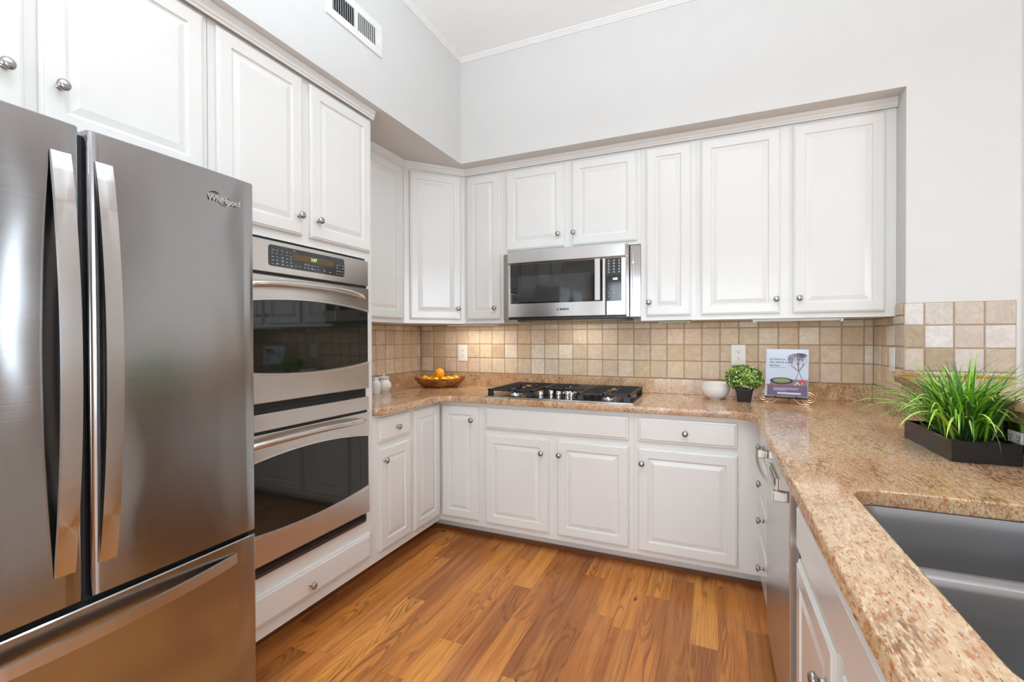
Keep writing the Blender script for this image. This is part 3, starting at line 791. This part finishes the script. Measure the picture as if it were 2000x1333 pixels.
for i in range(3):
    for j in range(5):
        x, z = -.556+i*.030, 1.655+j*.0165
        mk.box(x-.006, x+.006, YM-.0021, YM-.0017, z, z+.003)
        mk.box(x-.003, x+.003, YM-.0021, YM-.0017, z+.005, z+.009)
    for j in range(5):
        x, z = -.556+i*.030, 1.515+j*.019
        s = .0016 if j > 1 else .003; mk.box(x-s, x+s, YM-.0021, YM-.0017, z, z+s*2)
mk.build('button_legend', M['mark'], mc)
text('brand_lettering', 'BOSCH', .017, (-.826, YM-.0007, 1.451), (PI/2, 0, 0), M['dark'], md, .0004, bold=.0007)
rg_ = MB(); rg_.tube([(-.868+.0075*math.cos(2*PI*i/16), YM-.0008, 1.451+.0075*math.sin(2*PI*i/16)) for i in range(17)], .0009, 5, False)
rg_.box(-.8715, -.8705, YM-.0012, YM-.0004, 1.446, 1.456).box(-.8655, -.8645, YM-.0012, YM-.0004, 1.446, 1.456).box(-.8715, -.8645, YM-.0012, YM-.0004, 1.4505, 1.4515)
rg_.build('brand_emblem', M['dark'], md)
MB().box(-1.2935, -1.202, 2.842, 2.86, 1.402, 1.832).box(-1.2935, -1.202, 2.86, 3.165, 1.386, 1.402).build('side_filler', M['steel'], mw)
MB().box(-.456, -.3965, 2.842, 2.86, 1.405, 1.832).build('side_filler', M['chrome'], mw)

# ------------------------------------------------------------------ cooktop
ck = thing('gas_cooktop', (-.85, 2.83, .912), 'black and stainless five-burner gas cooktop set in the back counter', 'cooktop')
CX0, CX1, CY0, CY1 = -1.312, -.396, 2.562, 3.09
ZC = .9125
MB().box(CX0, CX1, CY0, CY1, ZC, ZC+.006, .002).build('cooktop_rim', M['chrome'], ck)
MB().box(CX0+.012, CX1-.012, CY0+.012, CY1-.012, ZC+.0062, ZC+.0075).build('cooktop_surface', mat('dark_steel_top', (.16, .16, .165, 1), .18, 1), ck)
zt = ZC+.0075
def burner(x, y, r):
    b = MB(); b.lathe([(0, zt), (r*1.35, zt), (r*1.3, zt+.004), (r*1.0, zt+.006), (r*.98, zt+.013), (0, zt+.013)], (x, y, 0), 24); bo = b.build('burner_ring', M['chrome'], ck, smooth=True)
    c = MB(); c.lathe([(0, zt+.0132), (r*.95, zt+.0132), (r*.97, zt+.018), (r*.85, zt+.021), (0, zt+.0215)], (x, y, 0), 24); c.build('burner_cap', M['black'], bo, smooth=True)
for x, y, r in ((-1.15, 2.70, .036), (-1.15, 2.95, .030), (-.854, 2.93, .048), (-.56, 2.70, .030), (-.56, 2.95, .036)): burner(x, y, r)
def grate(x0, x1, y0, y1, front):
    g = MB(); zz = zt+.030; b = .0065
    def bar(xa, xb, ya, yb): g.box(xa, xb, ya, yb, zz, zz+.011, .0015, 1)
    bar(x0, x0+2*b, y0, y1); bar(x1-2*b, x1, y0, y1); bar(x0, x1, y1-2*b, y1)
    bar(x0, x1, y0, y0+2*b)
    ny = 9
    for i in range(1, ny):
        y = y0+(y1-y0)*i/ny
        cut = .045 if i % 2 else .02
        bar(x0+.004, (x0+x1)/2-cut, y-b*.7, y+b*.7); bar((x0+x1)/2+cut, x1-.004, y-b*.7, y+b*.7)
    bar((x0+x1)/2-b, (x0+x1)/2+b, y0, y0+.10); bar((x0+x1)/2-b, (x0+x1)/2+b, y1-.10, y1)
    for xx in (x0, x1-.035):
        for yy in (y0, y1-.016):
            g.loops([[(xx, yy, zt+.0005), (xx+.035, yy, zt+.0005), (xx+.035, yy+.016, zt+.0005), (xx, yy+.016, zt+.0005)],
                     [(xx+.002, yy+.002, zz+.008), (xx+.033, yy+.002, zz+.008), (xx+.033, yy+.016, zz+.008), (xx+.002, yy+.016, zz+.008)]])
    g.build('grate', M['iron'], ck)
grate(-1.290, -.995, 2.590, 3.075, True); grate(-.989, -.722, 2.775, 3.075, False); grate(-.716, -.418, 2.590, 3.075, True)
for x, y in ((-.960, 2.640), (-.915, 2.710), (-.862, 2.695), (-.810, 2.712), (-.765, 2.640)):
    k = MB(); k.lathe([(0, zt), (.021, zt), (.021, zt+.002), (.012, zt+.004), (.012, zt+.008)], (x, y, 0), 24)
    k.lathe([(0, zt+.009), (.0165, zt+.009), (.017, zt+.012), (.016, zt+.031), (.0145, zt+.033), (0, zt+.033)], (x, y, 0), 24)
    k.build('control_knob', M['chrome'], ck, smooth=True)

# ------------------------------------------------------------------ wall plates
def plate(name, label, c, face, w_, h_, kind, mt):
    r = thing(name, c, label, 'outlet' if kind == 'outlet' else 'switch')
    def sub(nm, u0, u1, v0, v1, d0, d1, mm, bev=.001, par=None):
        mb = MB(); x, y, z = c
        if face == 'back': mb.box(x+u0, x+u1, y-d1, y-d0, z+v0, z+v1, bev)
        else: mb.box(x-d1, x-d0, y+u0, y+u1, z+v0, z+v1, bev)
        return mb.build(nm, mm, r)
    sub('cover_plate', -w_/2, w_/2, -h_/2, h_/2, 0, .005, mt)
    if kind == 'outlet':
        hz = w_ > h_
        sub('receptacle', -.017 if not hz else -.034, .017 if not hz else .034, -.034 if not hz else -.017, .034 if not hz else .017, .0052, .0075, M['plastic'], .0008)
        for s in (-1, 1):
            cu, cv = (0, s*.019) if not hz else (s*.019, 0)
            x, y, z = c
            mb = MB()
            for du, dv_, a, b in ((-.006, .003, .0012, .0045), (.006, .003, .0012, .0038), (0, -.007, .0024, .0024)):
                if face == 'back': mb.box(x+cu+du-a, x+cu+du+a, y-.0080, y-.0076, z+cv+dv_-b, z+cv+dv_+b)
                else: mb.box(x-.0080, x-.0076, y+cu+du-a, y+cu+du+a, z+cv+dv_-b, z+cv+dv_+b)
            mb.build('socket', M['slot'], r)
    else:
        sub('switch_rocker', -.016, .016, -.033, .033, .0052, .0085, M['plastic'], .0015)
    return r
plate('wall_outlet', 'white wall outlet above the right end of the wooden fruit bowl', (-1.794, YB-.0095, 1.162), 'back', .083, .127, 'outlet', M['plastic'])
plate('wall_outlet', 'white wall outlet behind the small flowering pot plant', (.143, YB-.0095, 1.168), 'back', .080, .125, 'outlet', M['plastic'])
plate('wall_switch', 'white wall switch on the short tiled return beside the bar ledge', (.8205, 2.868, 1.165), 'side', .07, .118, 'switch', M['plastic'])
plate('wall_outlet', 'chrome horizontal outlet plate on the low granite splash at the right edge', (.8115, 1.815, .985), 'side', .125, .085, 'outlet', M['chrome'])
hk = MB(); hk.box(-.865, -.852, YB-.013, YB-.0092, 1.262, 1.279, .001); hk.tube([(-.8585, YB-.013, 1.266), (-.8585, YB-.015, 1.255), (-.8585, YB-.018, 1.247), (-.8585, YB-.024, 1.245), (-.8585, YB-.028, 1.251)], .0018, 8)
tag(hk.build('wall_hook', M['plastic'], smooth=True), 'small adhesive hook on the tiles below the microwave', 'hook')

# under cabinet fixtures
def fixture(label, x0, x1, y0, y1, mt):
    r = MB().box(x0, x1, y0, y1, ZU-.014, ZU-.0008, .002)
    for xx in (x0+.004, x1-.014): r.box(xx, xx+.01, y0-.008, y0, ZU-.02, ZU-.002)
    tag(r.build('under_cabinet_light', mt), label, 'light fixture')
fixture('slim green-tinted light fixture under the narrow cabinet right of the microwave', -.30, -.12, 2.90, 3.0, mat('green_lens', srgb(150, 165, 110), .3))
fixture('long white light fixture under the wide right wall cabinet', .20, .62, 2.88, 2.98, M['underlight'])
tag(MB().box(-1.80, -1.42, 2.95, 3.03, ZU-.012, ZU-.0008, .002).build('under_cabinet_light', M['underlight']), 'slim white light fixture under the diagonal corner cabinet', 'light fixture')

for lx, ly, lw_, pw in ((-1.61, 2.99, .36, 1.9), (.41, 2.93, .4, .6), (-.21, 2.95, .16, .5)):
    area('under_cabinet_lamp', (lx, ly, ZU-.017), (lx, ly+.05, 0), lw_, .05, pw, (1, .93, .82))
area('hood_lamp', (-.83, 2.98, 1.385), (-.83, 3.02, 0), .3, .06, 1.1, (1, .92, .78))
# air vent
vt = thing('air_vent', (-1.555, 1.73, 2.71), 'white air register high on the left soffit', 'vent')
VX = -1.555
mb = MB(); a0, a1, z0, z1 = 1.545, 1.915, 2.708, 2.868
i0, i1, j0, j1 = 1.580, 1.873, 2.745, 2.832
mb.box(VX+.0005, VX+.008, a0, a1, z0, j0, .002); mb.box(VX+.0005, VX+.008, a0, a1, j1, z1, .002); mb.box(VX+.0005, VX+.008, a0, i0, j0, j1); mb.box(VX+.0005, VX+.008, i1, a1, j0, j1); mb.box(VX+.0005, VX+.008, 1.720, 1.735, j0, j1)
mb.build('frame', M['trim'], vt)
MB().box(VX+.0003, VX+.0012, i0, i1, j0, j1).build('duct_opening', M['dark'], vt)
for k in range(10):
    for s, (b0, b1) in enumerate(((i0, 1.720), (1.735, i1))):
        y = b0+(b1-b0)*(k+.5)/10; q = .0055 if s else .003
        mb = MB()
        if s: P4 = [(VX+.007, y-q), (VX+.008, y-q), (VX+.004, y+q), (VX+.003, y+q)]
        else: P4 = [(VX+.002, y+.003), (VX+.0025, y+.004), (VX+.0085, y-.0005), (VX+.008, y-.0015)]
        mb.loops([[(x, yy, j0) for x, yy in P4], [(x, yy, j1) for x, yy in P4]]); mb.build('louvre', M['trim'], vt)
MB().box(VX+.008, VX+.014, 1.886, 1.892, 2.765, 2.785, .001).build('lever', M['trim'], vt)

# recessed lamps
for cx, cy in CANS:
    r = thing('ceiling_lamp', (cx, cy, 3.14), 'round recessed ceiling lamp with white trim ring', 'ceiling lamp', 'recessed ceiling lamps')
    t = MB(); t.lathe([(.075, 3.1495), (.095, 3.1495), (.093, 3.1445), (.078, 3.1405), (.075, 3.144)], (cx, cy, 0), 24)
    t.build('trim_ring', M['trim'], r, smooth=True)

pl_ = thing('added_pendant', (UP[0], UP[1], UP[2]-.06), 'white bowl uplight added above the camera to brighten the ceiling', 'lamp')  # invented fitting that houses the ceiling uplight
t = MB(); t.lathe([(0, UP[2]-.06), (.08, UP[2]-.055), (.16, UP[2]-.02), (.20, UP[2]+.03), (.205, UP[2]+.03), (.198, UP[2]+.02), (.15, UP[2]-.012), (0, UP[2]-.035)], (UP[0], UP[1], 0), 32); t.build('bowl_shade', M['trim'], pl_, smooth=True)
t = MB(); t.lathe([(.006, UP[2]-.02), (.006, 3.149)], (UP[0], UP[1], 0), 8); t.build('rod', M['nickel'], pl_, smooth=True)

# ------------------------------------------------------------------ objects on the counter
ZT = .9125
# wooden bowl
bc = Vector((-1.862, 2.945, ZT)); ang = math.radians(27)
def bl(t, z): return bc+Vector((t[0]*math.cos(ang)-t[1]*math.sin(ang), t[0]*math.sin(ang)+t[1]*math.cos(ang), z))
def boat(a, b, z, lift=0, n=28):
    l = []
    for i in range(n):
        th = 2*PI*i/n; c, s = math.cos(th), math.sin(th)
        x = a*math.copysign(abs(c)**.75, c); y = b*math.copysign(abs(s)**.75, s)
        l.append(bl((x, y), z+lift*abs(x/a)**3))
    return l
mb = MB()
mb.loops([boat(.118, .045, 0), boat(.136, .056, .008), boat(.160, .075, .035), boat(.192, .092, .062, .014), boat(.194, .092, .066, .015), boat(.184, .083, .066, .015), boat(.150, .066, .036, .006), boat(.120, .046, .014), boat(.06, .02, .010)])
tag(mb.build('dough_bowl', M['woodbowl'], smooth=True), 'long carved wooden bowl of citrus in the left counter corner', 'bowl')
def fruit(u, v, z, r, mt, label, group=None, squash=.94, tilt=0):
    p = bl((u, v), z); mb = MB(); n = 16; L = []
    for i in range(n//2+1):
        th = -PI/2+PI*i/(n//2)
        rr, h = math.cos(th), math.sin(th)*1.0
        L.append([(max(rr, .02)*math.cos(2*PI*k/n)*r, max(rr, .02)*math.sin(2*PI*k/n)*r, h*r*squash) for k in range(n)])
    mb.loops(L)
    o = mb.build('orange', mt, local=True, smooth=True); o.location = p; o.rotation_euler = (tilt, .3*tilt, u*20)
    WL[o] = Vector((0, 0, 0))
    s = MB(); s.lathe([(0, r*squash-.001), (.003, r*squash-.0005), (.0025, r*squash+.0015), (0, r*squash+.002)], n=8); so = s.build('stem_end', M['stem'], None, local=True); so.parent = o
    tag(o, label, 'fruit', group); return o
GL = 'small orange citrus fruit lying low in the wooden bowl'
for u, v, z in ((-.088, -.031, .0545), (-.030, -.033, .0535), (.028, -.033, .0535), (.086, -.030, .0545), (-.116, .026, .060), (-.058, .028, .055), (.0, .027, .054), (.058, .028, .055), (.116, .024, .060)):
    fruit(u, v, z, .0285, M['orange'] if (u*100) % 2 > 1 else M['lemon'], GL, 'small oranges in the wooden bowl', .92, random.uniform(.6, 1.4))
fruit(-.006, 0, .103, .039, M['orange'], 'largest orange, balanced on top of the others in the wooden bowl', None, 1.0, 1.3)

# jars
jr = thing('lidded_jar', (-2.095, 2.588, ZT), 'round white ceramic jar with a knobbed lid behind the tower edge', 'jar')
j = MB(); j.lathe([(0, 0), (.034, 0), (.036, .004), (.050, .022), (.055, .038), (.050, .058), (.038, .072), (.036, .080), (.044, .088), (.045, .091), (.034, .092), (0, .092)], (-2.095, 2.588, ZT), 28); j.build('jar_body', M['ceramic'], jr, smooth=True)
j = MB(); j.lathe([(0, .0925), (.040, .0925), (.040, .096), (.030, .102), (.008, .106), (.006, .109), (.011, .114), (.010, .120), (0, .122)], (-2.095, 2.588, ZT), 28); j.build('lid', M['ceramic'], jr, smooth=True)
sm = MB(); sm.lathe([(0, 0), (.028, 0), (.030, .004), (.031, .060), (.028, .076), (.018, .086), (.017, .092), (.021, .094), (.021, .106), (0, .108)], (-2.062, 2.465, ZT), 24)
for k in range(24):
    a = 2*PI*k/24; sm.tube([(-2.062+.0312*math.cos(a), 2.465+.0312*math.sin(a), ZT+.008), (-2.062+.0318*math.cos(a), 2.465+.0318*math.sin(a), ZT+.056)], .0012, 5)
tag(sm.build('small_canister', M['ceramic'], smooth=True), 'small ribbed white bottle in front of the lidded jar', 'jar')

# stacked bowls
def cbowl(z, label, r=.081):
    b = MB(); x, y = .012, 2.985
    b.lathe([(0, 0), (.032, 0), (.033, .004), (.032, .006), (.048, .011), (.064, .024), (.076, .044), (r, .066), (r+.0005, .075), (r-.003, .0755), (r-.006, .062), (.068, .036), (.05, .018), (0, .012)], (x, y, z), 36)
    tag(b.build('bowl', M['ceramic'], smooth=True), label, 'bowl')
cbowl(ZT, 'lower of two stacked white ceramic bowls beside the pot plant'); cbowl(ZT+.0235, 'upper of two stacked white ceramic bowls beside the pot plant', .080)

# flowering pot plant
px, py = .162, 2.935
pt = thing('potted_plant', (px, py, ZT), 'small round flowering plant in a square black pot', 'plant')
mb = MB()
sq = lambda s, z: [(px+x, py+y, ZT+z) for x, y in rect_round(-s, s, -s, s, .006, 3)]
mb.loops([sq(.033, 0), sq(.0425, .066), sq(.046, .0665), sq(.047, .078), sq(.0425, .078), sq(.041, .068), sq(.02, .066)])
mb.build('pot', M['potblack'], pt, smooth=True)
def leaves(name, n, rx, rz, cz, seed, cols_, size):
    rn = random.Random(seed); bm = bmesh.new(); cl = []
    for i in range(n):
        th = rn.uniform(0, 2*PI); ph = math.asin(rn.uniform(-.95, 1)); rad = rn.uniform(.55, 1.02)
        d = Vector((math.cos(th)*math.cos(ph), math.sin(th)*math.cos(ph), math.sin(ph)))
        p = Vector((d.x*rx*rad, d.y*rx*rad, cz+d.z*rz*rad))
        nrm = (d+Vector((rn.uniform(-.7, .7), rn.uniform(-.7, .7), rn.uniform(-.3, .8)))).normalized()
        a = nrm.cross(Vector((rn.uniform(-1, 1), rn.uniform(-1, 1), rn.uniform(-1, 1)))).normalized(); b = nrm.cross(a)
        s = size*rn.uniform(.7, 1.25)
        pts = [p-a*s, p-a*s*.2+b*s*.42+nrm*s*.12, p+a*s, p-a*s*.2-b*s*.42+nrm*s*.12]
        vs = [bm.verts.new(q) for q in pts]; bm.faces.new((vs[0], vs[1], vs[2])); bm.faces.new((vs[0], vs[2], vs[3]))
        c = rn.choice(cols_); k = rn.uniform(.8, 1.15); c = (c[0]*k, c[1]*k, c[2]*k, 1); cl += [c, c]
    # woody centre
    me = bpy.data.meshes.new(name); bm.to_mesh(me); bm.free(); color_faces(me, cl, 'tint'); me.materials.append(M['leaf'])
    o = bpy.data.objects.new(name, me); C.objects.link(o); o.parent = pt; return o
greens = [srgb(*c) for c in ((84, 122, 40), (112, 150, 52), (56, 90, 32), (140, 172, 62), (176, 196, 86), (98, 136, 44))]
leaves('foliage', 1900, .096, .070, .136, 4, greens, .0125)
creams = [srgb(*c) for c in ((226, 226, 150), (240, 240, 214), (214, 220, 130), (236, 236, 236))]
leaves('blossom', 360, .100, .073, .135, 8, creams, .0092)
cr_ = MB()
for i in range(14):
    a = i*2.4; cr_.tube([(px, py, ZT+.066), (px+.02*math.cos(a), py+.02*math.sin(a), ZT+.11), (px+.06*math.cos(a), py+.06*math.sin(a), ZT+.15)], .0016, 5)
cr_.build('stems', mat('green_stem', srgb(50, 70, 30), .5), pt)

# cookbook on a wire easel
ez = thing('book_easel', (.376, 2.955, ZT), 'gold wire book easel with scrolled feet holding up the cookbook', 'book stand')
ez_rot = Matrix.Rotation(math.radians(-13), 4, 'Z')
def E3(x, y, z): return Vector((.376, 2.955, ZT))+ez_rot @ Vector((x, y, z))
def scroll(cx, s, cz=.038, y=-.045):
    pts = []
    for i in range(44):
        t = i/43; a = -PI/2+s*(t*2.15*2*PI); r = .035*(1-.72*t)
        pts.append(E3(cx+r*math.cos(a), y, cz+r*math.sin(a)))
    return pts
for s, cx in ((-1, -.106), (1, .106)):
    mb = MB(); mb.tube(scroll(cx, -s), .0029, 8); mb.tube([E3(cx, -.045, .002), E3(cx*.6, -.045, .004), E3(cx*.3, -.045, .030), E3(cx*.2, .02, .10)], .0022, 8)
    mb.build('scroll_foot', M['gold'], ez, smooth=True)
mb = MB(); mb.tube([E3(-.10, -.047, .034), E3(.10, -.047, .034)], .0024, 8); mb.tube([E3(-.10, -.066, .0345), E3(.10, -.066, .0345)], .002, 8)
for x in (-.05, .05): mb.tube([E3(x, -.068, .045), E3(x, -.066, .034), E3(x, -.03, .032), E3(x*.7, .03, .18), E3(x*.3, .045, .20)], .0022, 8)
mb.tube([E3(0, .03, .185), E3(0, .09, .003)], .0024, 8)
mb.build('support_frame', mat('dark_bronze', (.04, .032, .025, 1), .35, 1), ez, smooth=True)
bk = thing('cookbook', E3(0, -.045, .038), 'cookbook with a pale cover standing on the wire easel', 'book')
tilt = math.radians(-14); bk.rotation_euler = (tilt, 0, math.radians(-13)); BW, BH, BT = .203, .262, .022
def bkobj(name, mb, mt, smooth=False):
    o = mb.build(name, mt, bk, local=True, smooth=smooth); return o
bkobj('cover', MB().box(-BW/2, BW/2, -BT, -BT+.0025, 0, BH, .0006).box(-BW/2, BW/2, -.0025, 0, 0, BH, .0006).box(-BW/2, -BW/2+.0025, -BT, 0, 0, BH, .0006), mat('cover_pale_blue', srgb(186, 194, 208), .3, var=.05))
bkobj('pages', MB().box(-BW/2+.003, BW/2-.004, -BT+.003, -.003, .003, BH-.003), mat('paper', srgb(236, 228, 210), .7))
yy = -BT-.0004
def flat(name, polys, mt, d=0):
    mb = MB()
    for P in polys: mb.loops([[(x, yy-d, z) for x, z in P], [(x, yy-d-.0002, z) for x, z in P]])
    return bkobj(name, mb, mt)
rc = lambda x0, x1, z0, z1: [(x0, z0), (x1, z0), (x1, z1), (x0, z1)]
el = lambda cx, cz, a, b, n=20: [(cx+a*math.cos(2*PI*i/n), cz+b*math.sin(2*PI*i/n)) for i in range(n)]
flat('cover_tablecloth', [rc(-.090, .0995, .002, .062)], mat('plum_print', srgb(98, 84, 112), .3))
flat('cover_table_edge', [rc(-.096, .0995, .058, .064)], mat('rust_print', srgb(150, 84, 62), .3), .0002)
flat('cover_table_top', [[(-.08, .064), (.0995, .064), (.0995, .094), (-.06, .094)]], mat('slate_print', srgb(118, 112, 124), .3), .0003)
flat('cover_plate', [el(-.022, .084, .056, .019)], mat('dark_plate_print', srgb(46, 40, 48), .3), .0005)
flat('cover_food', [el(-.022, .086, .042, .012)], mat('green_food_print', srgb(132, 136, 86), .3, var=.3), .0007)
rn = random.Random(2)
flat('cover_tomatoes', [el(.058+rn.uniform(-.016, .026), .080+rn.uniform(-.012, .008), .006, .005, 10) for _ in range(12)], mat('red_print', srgb(214, 70, 60), .3), .0008)
flat('cover_garlic', [el(rn.uniform(.03, .08), .070+rn.uniform(-.003, .006), .004, .003, 8) for _ in range(7)], mat('cream_print', srgb(230, 214, 190), .3), .0010)
br = MB()
def branch(x, z, a, ln_, w_, dep, rn):
    x2, z2 = x+ln_*math.sin(a), z+ln_*math.cos(a)
    if x2 < .004+max(0, .20-z2)*.35: return
    if not (-BW/2+.006 < x2 < BW/2-.005 and z2 < BH-.006): return
    px_, pz_ = math.cos(a)*w_/2, -math.sin(a)*w_/2
    br.loops([[(x-px_, yy-.0006, z-pz_), (x+px_, yy-.0006, z+pz_), (x2+px_*.7, yy-.0006, z2+pz_*.7), (x2-px_*.7, yy-.0006, z2-pz_*.7)],
              [(x-px_, yy-.0009, z-pz_), (x+px_, yy-.0009, z+pz_), (x2+px_*.7, yy-.0009, z2+pz_*.7), (x2-px_*.7, yy-.0009, z2-pz_*.7)]])
    if dep:
        for da in (-.45, .4, .1): branch(x2, z2, a+da+rn.uniform(-.2, .2), ln_*.72, w_*.7, dep-1, rn)
branch(.044, .092, .30, .050, .0026, 5, rn); branch(.076, .092, -.36, .050, .0024, 5, rn); branch(.058, .14, -.75, .03, .0018, 4, rn)
bkobj('cover_branches', br, mat('branch_print', srgb(92, 62, 66), .4))
TM = mat('cover_ink', srgb(70, 72, 84), .5)
def btext(s, size, x, z, mt, nm):
    cu = bpy.data.curves.new(nm, 'FONT'); cu.body = s; cu.size = size; cu.extrude = .0001; cu.align_x = 'LEFT'; cu.resolution_u = 2
    t = bpy.data.objects.new('tmp', cu); C.objects.link(t); bpy.context.view_layer.update()
    me = bpy.data.meshes.new_from_object(t.evaluated_get(bpy.context.evaluated_depsgraph_get())); bpy.data.objects.remove(t); bpy.data.curves.remove(cu)
    me.materials.clear(); me.materials.append(mt); o = bpy.data.objects.new(nm, me); C.objects.link(o); o.parent = bk; o.location = (x, yy-.0008, z); o.rotation_euler = (PI/2, 0, 0)
btext('at home in\nthe whole food\nkitchen', .0175, -.082, .200, TM, 'cover_title')
btext('celebrating the art of eating well', .0055, -.080, .157, TM, 'cover_subtitle')
flat('cover_blurb', [rc(-.060, .060, .044, .0462), rc(-.060, .055, .038, .0402), rc(-.060, .0, .032, .0342), rc(-.04, .07, .012, .022)], mat('pale_ink', srgb(206, 200, 214), .5), .0004)

# grass planter
gp = thing('grass_planter', (.715, 1.94, ZT), 'low black rectangular planter of bright green artificial grass on the right counter', 'planter')
GX0, GX1, GY0, GY1, GH = .640, .795, 1.752, 2.115, .062
mb = MB(); t_ = .008
rq = lambda i, z: [(GX0+i, GY0+i, z), (GX1-i, GY0+i, z), (GX1-i, GY1-i, z), (GX0+i, GY1-i, z)]
mb.loops([rq(.001, ZT), rq(0, ZT+.001), rq(0, ZT+GH-.001), rq(.001, ZT+GH), rq(t_, ZT+GH), rq(t_, ZT+GH-.012)])
mb.build('planter_box', M['planter'], gp)
so = MB(); rn = random.Random(4)
so.box(GX0+t_, GX1-t_, GY0+t_, GY1-t_, ZT+GH-.03, ZT+GH-.010)
for i in range(160):
    x, y = rn.uniform(GX0+.014, GX1-.014), rn.uniform(GY0+.014, GY1-.014); r = rn.uniform(.003, .006)
    so.lathe([(0, 0), (r, r*.3), (r*.7, r*.9), (0, r)], (x, y, ZT+GH-.011), 7)
so.build('pebbles', M['soil'], gp, smooth=True)
bm = bmesh.new(); cl = []; rn = random.Random(21)
GC = [srgb(*c) for c in ((126, 182, 40), (84, 142, 34), (160, 206, 66), (56, 104, 34), (108, 164, 44), (40, 80, 34), (190, 216, 110))]
def blade(p, th, lean, ln_, wd_, droop, col):
    n = 9; side = Vector((-math.sin(th), math.cos(th), 0)); cur = Vector(p); el_ = PI/2-lean; prev = None
    for i in range(n+1):
        t = i/n; w_ = wd_*(math.sin(PI*min(1, .25+t*.75))**.8)*(1 if t < .97 else .2)
        d = Vector((math.cos(th)*math.cos(el_), math.sin(th)*math.cos(el_), math.sin(el_)))
        nn = side.cross(d)
        cur.z = max(cur.z, ZT+.003)
        if cur.x > .795 and cur.z < 1.11: cur.x = .795
        l, c_, r = cur-side*w_/2, cur-nn*w_*.18, cur+side*w_/2
        cv = [bm.verts.new(l), bm.verts.new(c_), bm.verts.new(r)]
        if prev:
            for q in range(2):
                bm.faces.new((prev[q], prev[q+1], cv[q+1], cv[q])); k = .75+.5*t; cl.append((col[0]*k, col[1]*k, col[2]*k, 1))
        prev = cv; cur = cur+d*ln_/n; el_ -= droop/n*(0.4+1.4*t)
for i in range(300):
    cx, cy = .722+rn.gauss(0, .020), 1.935+rn.gauss(0, .055)
    cx = min(.775, max(.66, cx)); cy = min(2.06, max(1.82, cy))
    th = math.atan2(cy-1.935+rn.gauss(0, .09), cx-.722+rn.gauss(0, .06)-.012); far = rn.random()
    lean = .05+far*.8; ln_ = rn.uniform(.17, .28)+(.06 if far > .6 else 0); dr_ = rn.uniform(.1, 1.0)+far*1.5
    if th > -1.2 and th < 1.2: lean *= .55; dr_ *= .6   # the wall stands close on that side
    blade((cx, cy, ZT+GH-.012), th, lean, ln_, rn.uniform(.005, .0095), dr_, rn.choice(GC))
me = bpy.data.meshes.new('grass_blades'); bm.to_mesh(me); bm.free(); color_faces(me, cl, 'tint'); me.materials.append(M['grass'])
for p_ in me.polygons: p_.use_smooth = True
go = bpy.data.objects.new('grass_blades', me); C.objects.link(go); go.parent = gp; go.location = -WL[gp]
